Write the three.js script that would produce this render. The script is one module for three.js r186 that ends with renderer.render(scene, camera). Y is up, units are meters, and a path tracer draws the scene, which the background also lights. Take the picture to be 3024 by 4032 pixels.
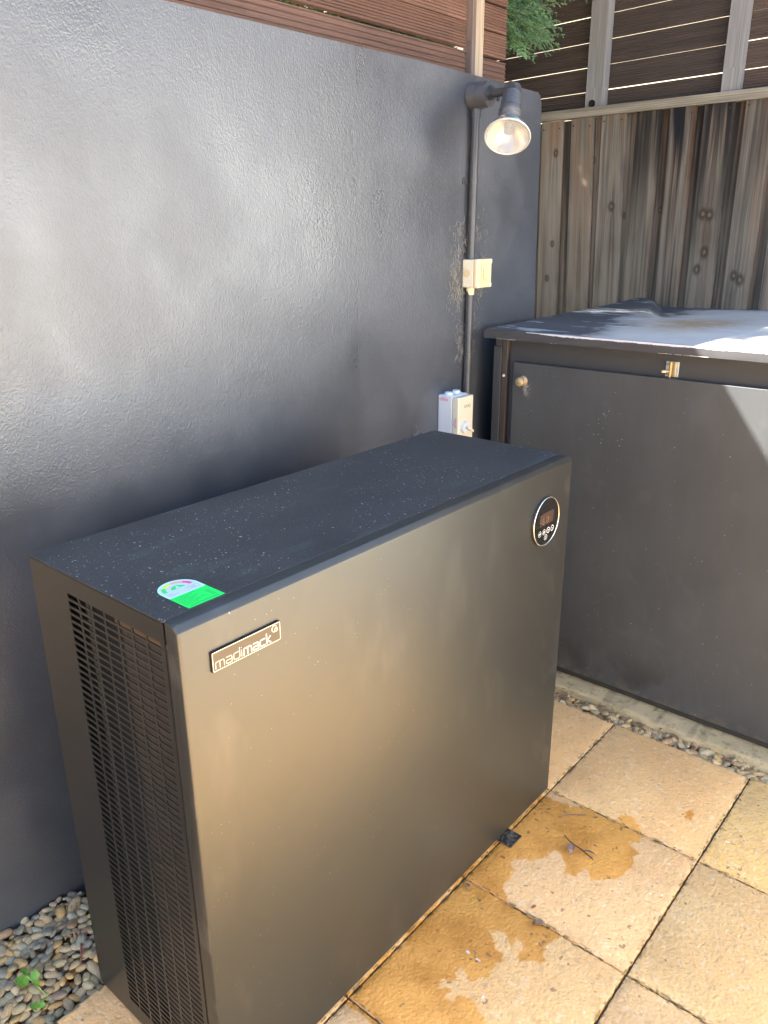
import * as THREE from 'three';
import { RoundedBoxGeometry } from 'three/addons/geometries/RoundedBoxGeometry.js';
import { mergeGeometries, toCreasedNormals, mergeVertices } from 'three/addons/utils/BufferGeometryUtils.js';

// ------------------------------------------------------------------ camera, sky, sun, exposure
const scene = new THREE.Scene();
const camera = new THREE.PerspectiveCamera(65.92, 3 / 4, 0.02, 400);
camera.position.set(-1.6003, 1.423, 0.8002);
{
  const r = new THREE.Vector3(0.6480, -0.0073, 0.7616), u = new THREE.Vector3(0.2594, 0.9425, -0.2112), f = new THREE.Vector3(0.7163, -0.3340, -0.6127);
  camera.quaternion.setFromRotationMatrix(new THREE.Matrix4().makeBasis(r, u, f.negate()));
}
const renderer = new THREE.WebGLRenderer({ antialias: true });
renderer.setSize(768, 1024);
renderer.toneMapping = THREE.LinearToneMapping;
renderer.toneMappingExposure = 8.8;
renderer.shadowMap.enabled = true;
renderer.shadowMap.type = THREE.PCFSoftShadowMap;
{
  const w = 256, h = 128, data = new Float32Array(w * h * 4);
  for (let y = 0; y < h; y++) {
    const e = Math.sin(((y + 0.5) / h - 0.5) * Math.PI);
    const t = Math.pow(Math.max(0, e), 0.5);
    for (let x = 0; x < w; x++) {
      const i = (y * w + x) * 4;
      data[i] = 0.66 + (0.20 - 0.66) * t; data[i + 1] = 0.70 + (0.33 - 0.70) * t; data[i + 2] = 0.76 + (0.62 - 0.76) * t; data[i + 3] = 1;
    }
  }
  const t = new THREE.DataTexture(data, w, h, THREE.RGBAFormat, THREE.FloatType);
  t.mapping = THREE.EquirectangularReflectionMapping; t.magFilter = THREE.LinearFilter; t.minFilter = THREE.LinearFilter; t.needsUpdate = true;
  scene.background = t; scene.environment = t;
  scene.backgroundIntensity = 0.46; scene.environmentIntensity = 0.46;
}
const SUN = new THREE.Vector3(-0.60, 1, -0.752).normalize();
const sun = new THREE.DirectionalLight(new THREE.Color(1, 0.965, 0.90), 4.6);
sun.position.copy(SUN).multiplyScalar(12); sun.castShadow = true; sun.shadow.mapSize.set(2048, 2048);
Object.assign(sun.shadow.camera, { left: -6, right: 6, top: 6, bottom: -6, near: 1, far: 30 });
scene.add(sun, sun.target);

// ------------------------------------------------------------------ helpers
let seed = 12345;
const rnd = () => { seed = (seed + 0x6d2b79f5) | 0; let t = Math.imul(seed ^ (seed >>> 15), 1 | seed); t = (t + Math.imul(t ^ (t >>> 7), 61 | t)) ^ t; return ((t ^ (t >>> 14)) >>> 0) / 4294967296; };
const rr = (a, b) => a + (b - a) * rnd();
const hash = (x, y) => { let h = Math.imul(x | 0, 374761393) + Math.imul(y | 0, 668265263); h = Math.imul(h ^ (h >>> 13), 1274126177); return ((h ^ (h >>> 16)) >>> 0) / 4294967296; };
const vn = (x, y) => { const xi = Math.floor(x), yi = Math.floor(y); let u = x - xi, v = y - yi; u = u * u * (3 - 2 * u); v = v * v * (3 - 2 * v); const a = hash(xi, yi), b = hash(xi + 1, yi), c = hash(xi, yi + 1), d = hash(xi + 1, yi + 1); return a + (b - a) * u + (c - a) * v + (a - b - c + d) * u * v; };
const fbm = (x, y, o = 4) => { let s = 0, a = 0.5, n = 0; for (let i = 0; i < o; i++) { s += a * vn(x, y); n += a; a *= 0.5; x = x * 2.03 + 17.3; y = y * 2.03 + 9.1; } return s / n; };
const sst = (a, b, x) => { const t = Math.min(1, Math.max(0, (x - a) / (b - a))); return t * t * (3 - 2 * t); };
const mix = (a, b, t) => a + (b - a) * t;
const mix3 = (a, b, t) => [mix(a[0], b[0], t), mix(a[1], b[1], t), mix(a[2], b[2], t)];
const toS = (c) => { c = Math.min(1, Math.max(0, c)); return Math.round(255 * (c <= 0.0031308 ? c * 12.92 : 1.055 * Math.pow(c, 1 / 2.4) - 0.055)); };
function tex(w, h, fn, srgb = true, wrap = THREE.RepeatWrapping) {             // fn(u, v, px, py) -> [r, g, b] linear, or one number
  const data = new Uint8Array(w * h * 4);
  for (let y = 0; y < h; y++) for (let x = 0; x < w; x++) {
    const c = fn((x + 0.5) / w, (y + 0.5) / h, x, y), i = (y * w + x) * 4;
    if (typeof c === 'number') { const q = Math.round(255 * Math.min(1, Math.max(0, c))); data[i] = data[i + 1] = data[i + 2] = q; }
    else { data[i] = srgb ? toS(c[0]) : 255 * c[0]; data[i + 1] = srgb ? toS(c[1]) : 255 * c[1]; data[i + 2] = srgb ? toS(c[2]) : 255 * c[2]; }
    data[i + 3] = 255;
  }
  const t = new THREE.DataTexture(data, w, h, THREE.RGBAFormat);
  if (srgb) t.colorSpace = THREE.SRGBColorSpace;
  t.wrapS = t.wrapT = wrap; t.magFilter = THREE.LinearFilter; t.minFilter = THREE.LinearMipmapLinearFilter; t.generateMipmaps = true; t.needsUpdate = true;
  return t;
}
const rep = (t, sx, sy, ox = 0, oy = 0) => { const c = t.clone(); c.repeat.set(1 / sx, 1 / sy); c.offset.set(ox, oy); c.needsUpdate = true; return c; };
function canvasTex(w, h, draw) {
  const c = document.createElement('canvas'); c.width = w; c.height = h; draw(c.getContext('2d'), w, h);
  const t = new THREE.CanvasTexture(c); t.colorSpace = THREE.SRGBColorSpace; t.magFilter = THREE.LinearFilter; return t;
}
const mat = (o) => new THREE.MeshPhysicalMaterial(Object.assign({ roughness: 0.7 }, o, o.color ? { color: Array.isArray(o.color) ? new THREE.Color().setRGB(...o.color) : new THREE.Color(o.color) } : {}));
const used = {};
const numbered = (n) => { const k = used[n] = (used[n] ?? -1) + 1; return k ? n + '_' + String(k).padStart(3, '0') : n; };
function tag(o, label, category, group, kind) { if (label) o.userData.label = label; if (category) o.userData.category = category; if (group) o.userData.group = group; if (kind) o.userData.kind = kind; return o; }
function thing(name, label, category, pos = [0, 0, 0], group) { const g = new THREE.Group(); g.name = numbered(name); g.position.set(...pos); scene.add(g); return tag(g, label, category, group); }
function struct(name, label) { const g = new THREE.Group(); g.name = numbered(name); scene.add(g); return tag(g, label, null, null, 'structure'); }
function part(parent, name, geo, m, pos, rot) {
  const o = new THREE.Mesh(geo, m); o.name = name; o.castShadow = o.receiveShadow = true;
  if (parent === scene) o.name = numbered(name);
  if (pos) o.position.set(...pos); if (rot) o.rotation.set(...rot);
  parent.add(o); return o;
}
function boxUV(g, ox = 0, oy = 0, swap = false) {                              // uv in metres by dominant normal
  if (g.index) g = g.toNonIndexed();
  const p = g.attributes.position, n = g.attributes.normal, uv = new Float32Array(p.count * 2);
  for (let i = 0; i < p.count; i += 3) {
    const ax = Math.abs(n.getX(i) + n.getX(i + 1) + n.getX(i + 2)), ay = Math.abs(n.getY(i) + n.getY(i + 1) + n.getY(i + 2)), az = Math.abs(n.getZ(i) + n.getZ(i + 1) + n.getZ(i + 2));
    for (let k = i; k < i + 3; k++) {
      let u, v;
      if (ax >= ay && ax >= az) { u = p.getZ(k); v = p.getY(k); } else if (ay >= az) { u = p.getX(k); v = p.getZ(k); } else { u = p.getX(k); v = p.getY(k); }
      if (swap) [u, v] = [v, u];
      uv[k * 2] = u + ox; uv[k * 2 + 1] = v + oy;
    }
  }
  g.setAttribute('uv', new THREE.BufferAttribute(uv, 2)); return g;
}
const box = (x0, x1, y0, y1, z0, z1) => { const g = new THREE.BoxGeometry(x1 - x0, y1 - y0, z1 - z0); g.translate((x0 + x1) / 2, (y0 + y1) / 2, (z0 + z1) / 2); return g; };
const rbox = (x0, x1, y0, y1, z0, z1, r = 0.002, s = 2) => { const g = new RoundedBoxGeometry(x1 - x0, y1 - y0, z1 - z0, s, r); g.translate((x0 + x1) / 2, (y0 + y1) / 2, (z0 + z1) / 2); return g; };
const cyl = (r0, r1, h, n = 24) => new THREE.CylinderGeometry(r0, r1, h, n);
const bare = (g) => { g = g.index ? g.toNonIndexed() : g; for (const k of Object.keys(g.attributes)) if (!['position', 'normal', 'uv'].includes(k)) g.deleteAttribute(k); return g; };
const merge = (list) => mergeGeometries(list.map(bare));
const tube = (pts, r, seg = 20, rad = 8) => new THREE.TubeGeometry(new THREE.CatmullRomCurve3(pts.map((p) => new THREE.Vector3(...p))), seg, r, rad, false);
function aim(g, dir, at) {                                                     // turn a geometry's +y towards dir and move it
  const q = new THREE.Quaternion().setFromUnitVectors(new THREE.Vector3(0, 1, 0), new THREE.Vector3(...dir).normalize());
  g.applyQuaternion(q); g.translate(...at); return g;
}
function inPoly(x, y, P) { let c = false; for (let i = 0, j = P.length - 1; i < P.length; j = i++) if ((P[i][1] > y) !== (P[j][1] > y) && x < (P[j][0] - P[i][0]) * (y - P[i][1]) / (P[j][1] - P[i][1]) + P[i][0]) c = !c; return c; }

// measured lines of the place (metres; x along the dark wall, z out of it, y up; pavers at y = 0)
const T = 0.4, TZ = 0.3967, XB = 0.0225, ZJ = -0.006;
const wallZ = (x) => -0.6507 + 0.0168 * x;
const fenceX = (z) => 1.786 - 0.1 * z;

// ------------------------------------------------------------------ ground, paving, gravel
{
  const soil = tex(512, 512, (u, v) => { const n = fbm(u * 40, v * 40, 5), m = fbm(u * 9 + 5, v * 9, 3); return mix3([0.07, 0.055, 0.04], [0.2, 0.165, 0.12], n * 0.8 + m * 0.3 - 0.1); });
  const g = part(scene, 'ground', boxUV(new THREE.PlaneGeometry(300, 300).rotateX(-Math.PI / 2)), mat({ map: rep(soil, 0.8, 0.8), roughness: 0.95 }), [0, -0.07, 0]);
  tag(g, null, null, null, 'structure');
}
const stain1 = [[-0.015, -0.01], [0.021, 0.121], [0.029, 0.187], [0.062, 0.192], [0.072, 0.211], [0.053, 0.229], [0.027, 0.239], [0.018, 0.256], [-0.003, 0.263], [-0.027, 0.247], [-0.041, 0.262], [-0.097, 0.281], [-0.14, 0.271], [-0.168, 0.254], [-0.19, 0.225], [-0.176, 0.193], [-0.202, 0.197], [-0.223, 0.169], [-0.185, 0.146], [-0.168, 0.114], [-0.2, 0.109], [-0.265, 0.05], [-0.29, 0.086], [-0.305, 0.074], [-0.349, 0.079], [-0.376, 0.105], [-0.376, -0.02]];
const stain2 = [[-0.376, -0.01], [-0.376, 0.25], [-0.415, 0.235], [-0.452, 0.251], [-0.492, 0.206], [-0.444, 0.202], [-0.439, 0.17], [-0.482, 0.19], [-0.451, 0.14], [-0.473, 0.124], [-0.5, 0.168], [-0.535, 0.177], [-0.567, 0.181], [-0.589, 0.152], [-0.582, 0.131], [-0.597, 0.124], [-0.608, 0.135], [-0.63, 0.113], [-0.643, 0.116], [-0.639, 0.131], [-0.653, 0.147], [-0.65, 0.165], [-0.634, 0.16], [-0.62, 0.19], [-0.636, 0.208], [-0.66, 0.235], [-0.72, 0.27], [-0.79, 0.3], [-0.79, -0.01]];
// colour and roughness of the pavers near the machine, x -1.2 .. 0.44, z -0.42 .. 0.98
const PX0 = -1.2, PZ0 = -0.42, PW = 1.64, PH = 1.4;
const stoneAt = (x, z) => {
  const n1 = fbm(x * 7 + 3, z * 7, 3), n2 = fbm(x * 60, z * 60 + 8, 3), n3 = vn(x * 420, z * 420);
  const ti = Math.floor((x - XB) / T), tj = Math.floor((z - ZJ) / TZ), tone = hash(ti * 7 + 3, tj * 13 + 5);
  let c = mix3([0.74, 0.40, 0.145], [0.86, 0.53, 0.22], sst(0.3, 0.7, n1) * 0.7 + tone * 0.45 - 0.1);
  c = mix3(c, mix3([0.78, 0.47, 0.24], [0.86, 0.53, 0.16], hash(ti + 5, tj * 3)), 0.5); c = mix3(c, [0.64, 0.39, 0.17], sst(0.54, 0.74, n2) * 0.5); c = mix3(c, [0.50, 0.30, 0.14], sst(0.62, 0.80, fbm(x * 130 + 9, z * 130, 3)) * 0.4); c = mix3(c, [0.86, 0.66, 0.42], sst(0.6, 0.8, fbm(x * 90 + 50, z * 90 + 4, 3)) * 0.35);
  c = mix3(c, [0.80, 0.56, 0.28], sst(0.7, 1, n3) * 0.35);
  return c;
};
const wetAt = (x, z) => {
  const wx = x + (fbm(x * 45, z * 45, 3) - 0.5) * 0.03, wz = z + (fbm(x * 45 + 31, z * 45 + 7, 3) - 0.5) * 0.03;
  return (inPoly(wx, wz, stain1) || inPoly(wx, wz, stain2) || Math.hypot((wx - 0.165) / 1.3, wz - 0.315) < 0.012) ? 1 : 0;
};
const specks = []; for (let i = 0; i < 480; i++) specks.push([rr(-1.2, 0.44), rr(-0.4, 0.95), rr(0.0008, 0.0028), rnd(), rr(0, 3.14), rr(0.3, 1)]);
for (let i = 0; i < 36; i++) specks.push([rr(-0.75, 0.05), rr(-0.004, 0.3), rr(0.0015, 0.0055), rr(0, 0.6), rr(0, 3.14), rr(0.4, 1)]);
for (const [cx, cz, n, sp] of [[-0.06, 0.02, 16, 0.03], [-0.42, 0.21, 22, 0.03], [-0.55, 0.13, 10, 0.02], [-0.62, 0.2, 8, 0.03], [0.03, 0.48, 26, 0.06], [0.1, 0.62, 22, 0.05], [-0.15, 0.33, 18, 0.05], [0.15, 0.44, 20, 0.06], [-0.3, 0.36, 14, 0.05]]) for (let i = 0; i < n * 0.55; i++) specks.push([cx + (rnd() + rnd() - 1) * sp, cz + (rnd() + rnd() - 1) * sp, rr(0.0012, 0.0045), rnd(), rr(0, 3.14), rr(0.3, 1)]);
const pavW = 1536, pavH = 1312;
const speckMap = new Float32Array(pavW * pavH);
for (const [sx, sz, sr, k, a, e] of specks) {
  const cx = (sx - PX0) / PW * pavW, cy = (sz - PZ0) / PH * pavH, R = sr / PW * pavW;
  for (let y = Math.max(0, cy - R * 2 | 0); y < Math.min(pavH, cy + R * 2); y++) for (let x = Math.max(0, cx - R * 2 | 0); x < Math.min(pavW, cx + R * 2); x++) {
    const dx = (x - cx) * Math.cos(a) + (y - cy) * Math.sin(a), dy = -(x - cx) * Math.sin(a) + (y - cy) * Math.cos(a);
    const d = Math.hypot(dx / 1.4, dy / e) / R + (vn(x * 0.5, y * 0.5) - 0.5) * 0.9;
    if (d < 1) speckMap[y * pavW + x] = k < 0.86 ? 1 + 0 * k : 2;
  }
}
const wetMap = new Uint8Array(pavW * pavH);
const paverMap = tex(pavW, pavH, (u, v, px, py) => {
  const x = PX0 + u * PW, z = PZ0 + v * PH;
  let c = stoneAt(x, z);
  const w = (wetAt(x, z) + wetAt(x + 0.0022, z) + wetAt(x, z + 0.0022) + wetAt(x - 0.0022, z - 0.0016)) / 4; wetMap[py * pavW + px] = w > 0.5 ? 1 : 0;
  if (w) { const n = sst(0.25, 0.7, fbm(x * 14, z * 14 + 50, 4)); const wc = mix3([0.54, 0.225, 0.04], [0.80, 0.385, 0.09], n * 0.7 + 0.3 * fbm(x * 120, z * 120, 2)); c = mix3(c, wc, w); }
  const fx = ((x - XB) / T % 1 + 1) % 1 * T, fz = ((z - ZJ) / TZ % 1 + 1) % 1 * TZ, e = Math.min(fx, T - fx, fz, TZ - fz);   // moss and dirt on the arrises
  const dirt = (1 - sst(0.002, 0.012, e)) * sst(0.45, 0.7, fbm(x * 90, z * 90, 3));
  c = mix3(c, [0.09, 0.07, 0.03], dirt * 0.85);
  const s = speckMap[py * pavW + px];
  if (s === 1) c = mix3(c, [0.15, 0.09, 0.05], 0.62); else if (s === 2) c = mix3(c, [0.8, 0.76, 0.68], 0.7);
  return c;
});
const paverRough = tex(pavW / 2, pavH / 2, (u, v, px, py) => (wetMap[py * 2 * pavW + px * 2] ? 0.5 : 0.93), false);
const paverBump = tex(1024, 1024, (u, v) => {                                   // riven sandstone, 0.8 m
  const x = u * 0.8, z = v * 0.8; const r = fbm(x * 24, z * 24, 4), l = fbm(x * 75 + 9, z * 75, 4), p = fbm(x * 210, z * 210 + 3, 3), pit = fbm(x * 95 + 40, z * 95, 3);
  return 0.45 * r + 0.12 * (1 - Math.abs(l - 0.5) * 2.4) + 0.5 * p - 0.22 * sst(0.6, 0.75, pit);
}, false);
const farMap = tex(512, 512, (u, v) => stoneAt(u * 0.8 + 7, v * 0.8 + 3));
const nearStone = mat({ map: rep(paverMap, PW, PH, -PX0 / PW, -PZ0 / PH), roughnessMap: rep(paverRough, PW, PH, -PX0 / PW, -PZ0 / PH), roughness: 1, bumpMap: rep(paverBump, 0.8, 0.8), bumpScale: 0.0021 });
const farStone = mat({ map: rep(farMap, 0.8, 0.8), roughness: 0.93, bumpMap: rep(paverBump, 0.8, 0.8), bumpScale: 0.004 });
{
  const paving = struct('paving', 'sandstone paving laid in square slabs with dark mossy joints');
  const bedTex = tex(512, 512, (u, v) => { const n = fbm(u * 90, v * 90, 4), m = fbm(u * 12, v * 12 + 4, 3); let c = mix3([0.03, 0.022, 0.015], [0.12, 0.08, 0.05], n); return mix3(c, [0.07, 0.085, 0.015], sst(0.5, 0.65, m)); });
  part(paving, 'joint_bed', boxUV(box(-8, 0.4225, -0.05, -0.006, -0.4, 3.3)), mat({ map: rep(bedTex, 0.6, 0.6), roughness: 0.95, bumpMap: rep(bedTex, 0.6, 0.6), bumpScale: 0.004 }));
  const far = boxUV(rbox(-T / 2 + 0.003, T / 2 - 0.003, -0.036, 0, -TZ / 2 + 0.003, TZ / 2 - 0.003, 0.003, 1));
  for (let j = -1; j < 8; j++) for (let i = 0; i > -20; i--) {
    const x0 = XB + i * T, z0 = ZJ + j * TZ;
    const near = i >= -3 && j <= 1;
    if (!near) { part(paving, 'paver', far, farStone, [x0 + T / 2, rr(-0.001, 0.0005), z0 + TZ / 2]); continue; }
    const s = new THREE.Shape(), N = 40, a = 0.0014, gap = j === 0 && i === -1 ? 0.0018 : 0.0022;
    const w = (t, k) => (fbm(t * 60 + k * 11.7, k * 3.1 + i * 5 + j * 9, 3) - 0.5) * 2 * a;
    const xa = x0 + gap + 0.0015, xb = x0 + T - gap - 0.0015, za = z0 + gap + 0.0015, zb = z0 + TZ - gap - 0.0015;
    for (let k = 0; k < N; k++) { const t = k / N, x = mix(xa, xb, t), y = za + w(t, 1); k ? s.lineTo(x, -y) : s.moveTo(x, -y); }
    for (let k = 0; k < N; k++) { const t = k / N; s.lineTo(xb + w(t, 2), -mix(za, zb, t)); }
    for (let k = 0; k < N; k++) { const t = k / N; s.lineTo(mix(xb, xa, t), -(zb + w(t, 3))); }
    for (let k = 0; k < N; k++) { const t = k / N; s.lineTo(xa + w(t, 4), -mix(zb, za, t)); }
    s.closePath();
    let g = new THREE.ExtrudeGeometry(s, { depth: 0.03, bevelEnabled: true, bevelThickness: 0.0025, bevelSize: 0.0025, bevelOffset: -0.001, bevelSegments: 2 });
    g.rotateX(-Math.PI / 2); g.computeBoundingBox(); g.translate(0, -g.boundingBox.max.y + rr(-0.0012, 0.0006), 0);
    g = boxUV(toCreasedNormals(g, 0.7)); part(paving, 'paver', g, nearStone);
  }
  const beyond = part(scene, 'pavement', boxUV(box(-14, 6, -0.05, -0.012, 3.3, 9)), farStone); tag(beyond, null, null, null, 'structure');
}
// river pebbles
const pebTex = tex(256, 256, (u, v) => { const n = fbm(u * 22, v * 22, 4), l = fbm(u * 5, v * 30, 3); const q = 0.72 + 0.5 * (n - 0.3) + 0.3 * (l - 0.5); return [q, q, q]; });
const pebCols = [[0.36, 0.29, 0.20], [0.42, 0.30, 0.15], [0.27, 0.25, 0.22], [0.46, 0.39, 0.29], [0.21, 0.23, 0.24], [0.33, 0.22, 0.15], [0.50, 0.33, 0.14], [0.29, 0.28, 0.20], [0.37, 0.33, 0.27], [0.23, 0.19, 0.17], [0.43, 0.34, 0.22], [0.30, 0.33, 0.31], [0.55, 0.48, 0.37]];
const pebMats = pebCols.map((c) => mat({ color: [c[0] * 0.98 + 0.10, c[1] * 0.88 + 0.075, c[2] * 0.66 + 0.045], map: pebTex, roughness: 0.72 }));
const pebGeo = []; for (let k = 0; k < 8; k++) {
  let g = mergeVertices(new THREE.IcosahedronGeometry(1, 3).deleteAttribute('normal').deleteAttribute('uv')); const p = g.attributes.position;
  for (let i = 0; i < p.count; i++) { const v = new THREE.Vector3().fromBufferAttribute(p, i), d = 0.84 + 0.34 * fbm(v.x * 1.1 + k * 7, v.y * 1.1 + v.z * 0.9 + k * 3, 2); v.multiplyScalar(d); v.x = Math.sign(v.x) * Math.pow(Math.abs(v.x), 0.92); p.setXYZ(i, v.x, v.y, v.z); }
  g.computeVertexNormals(); const uv = new Float32Array(p.count * 2); for (let i = 0; i < p.count; i++) { uv[2 * i] = p.getX(i) * 0.4; uv[2 * i + 1] = p.getZ(i) * 0.4 + p.getY(i) * 0.3; } g.setAttribute('uv', new THREE.BufferAttribute(uv, 2)); pebGeo.push(g);
}
function pebbleSpots(x0, x1, z0, z1, step, inside) {                            // one loose layer, no two much closer than their size
  const out = []; let guard = 0; const want = (x1 - x0) * (z1 - z0) / (step * step * 0.62);
  while (out.length < want && guard++ < want * 60) {
    const x = rr(x0, x1), z = rr(z0, z1); if (!inside(x, z)) continue;
    let ok = true; for (const o of out) if (Math.hypot(o[0] - x, o[1] - z) < step * 0.8) { ok = false; break; }
    if (ok) out.push([x, z]);
  }
  return out;
}
function setPebble(o, x, y, z, size) { const s = size * rr(0.66, 1.32); o.scale.set(s * rr(1.15, 1.7), s * rr(0.5, 0.75), s * rr(0.8, 1.05)); o.rotation.set(rr(-0.45, 0.45), rr(0, 6.28), rr(-0.45, 0.45)); o.position.set(x, y, z); }
{
  camera.updateMatrixWorld(true); camera.updateProjectionMatrix();
  const shown = (x, z) => { const v = new THREE.Vector3(x, 0, z).project(camera); return v.x > -1.03 && v.y > -1.03 && v.x < 1 && (x < -1.07 || z < -0.39); };
  const bed = struct('gravel_bed', 'rounded river pebbles along the foot of the dark wall');
  for (const [x, z] of pebbleSpots(-1.345, -0.985, -0.668, -0.402, 0.0166, (x, z) => z > wallZ(x) + 0.007 && shown(x, z))) {
    const y = -0.023 + 0.03 * sst(-0.42, -0.5, z) + rr(-0.005, 0.006); const o = part(bed, 'pebble', pebGeo[rnd() * 8 | 0], pebMats[rnd() * 13 | 0]); setPebble(o, x, y, z, 0.0086);
  }
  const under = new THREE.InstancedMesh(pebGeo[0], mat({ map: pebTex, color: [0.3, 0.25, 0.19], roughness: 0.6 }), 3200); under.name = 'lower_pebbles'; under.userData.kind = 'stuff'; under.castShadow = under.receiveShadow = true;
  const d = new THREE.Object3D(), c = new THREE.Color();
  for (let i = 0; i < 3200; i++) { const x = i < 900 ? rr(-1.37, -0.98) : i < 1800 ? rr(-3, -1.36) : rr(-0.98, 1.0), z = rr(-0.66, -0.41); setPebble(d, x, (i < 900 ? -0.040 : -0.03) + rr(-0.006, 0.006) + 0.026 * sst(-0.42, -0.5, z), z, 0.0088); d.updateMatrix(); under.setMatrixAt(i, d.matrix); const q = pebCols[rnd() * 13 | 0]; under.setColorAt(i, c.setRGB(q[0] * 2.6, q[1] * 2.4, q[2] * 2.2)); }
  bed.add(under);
  const strip = struct('gravel_strip', 'narrow strip of pebbles and dry leaves between paving and concrete kerb');
  for (const [x, z] of pebbleSpots(0.4265, 0.474, -0.42, 0.55, 0.0185, () => true)) { const o = part(strip, 'pebble', pebGeo[rnd() * 8 | 0], pebMats[[0, 1, 3, 5, 8, 10, 12, 3, 10][rnd() * 9 | 0]]); setPebble(o, x, -0.010 + rr(-0.006, 0.005), z, 0.0104); }
  const low = new THREE.InstancedMesh(pebGeo[1], mat({ map: pebTex, color: [0.3, 0.24, 0.16], roughness: 0.6 }), 500); low.name = 'lower_pebbles'; low.userData.kind = 'stuff';
  for (let i = 0; i < 500; i++) { setPebble(d, rr(0.424, 0.476), -0.034 + rr(-0.006, 0.005), rr(-0.6, 1), 0.009); d.updateMatrix(); low.setMatrixAt(i, d.matrix); }
  strip.add(low);
}
const concBump = tex(512, 512, (u, v) => 0.6 * fbm(u * 50, v * 50, 4) + 0.4 * fbm(u * 9, v * 9 + 3, 3), false);
{
  const conc = tex(1024, 256, (u, v) => { const x = u * 2, y = v * 0.5, n = fbm(x * 14, y * 14, 4), m = fbm(x * 70, y * 70 + 9, 3); let c = mix3([0.34, 0.26, 0.14], [0.50, 0.40, 0.235], n); return mix3(c, [0.14, 0.105, 0.06], sst(0.6, 0.78, m) * 0.45 + 0.4 * sst(0.56, 0.7, fbm(x * 5 + 3, y * 30, 3))); });
  const s = new THREE.Shape(); s.moveTo(0.477, -0.07); s.lineTo(0.479, 0.002); s.quadraticCurveTo(0.481, 0.016, 0.496, 0.018); s.lineTo(1.9, 0.022); s.lineTo(1.9, -0.07); s.closePath();
  let g = new THREE.ExtrudeGeometry(s, { depth: 1.75, bevelEnabled: false, steps: 80, curveSegments: 6 }); g.translate(0, 0, -0.6);
  const p = g.attributes.position; for (let i = 0; i < p.count; i++) if (p.getX(i) < 0.53) { const z = p.getZ(i); p.setX(i, p.getX(i) + (fbm(z * 16, p.getY(i) * 20 + 3, 3) - 0.5) * 0.011); p.setY(i, p.getY(i) + (fbm(z * 13 + 8, 4, 3) - 0.5) * 0.007); }
  g.computeVertexNormals(); g = boxUV(toCreasedNormals(g, 0.9));
  const k = part(scene, 'kerb', g, mat({ map: rep(conc, 2, 0.5), roughness: 0.92, bumpMap: rep(concBump, 0.25, 0.25), bumpScale: 0.003 }));
  tag(k, null, null, null, 'structure');
}

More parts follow.
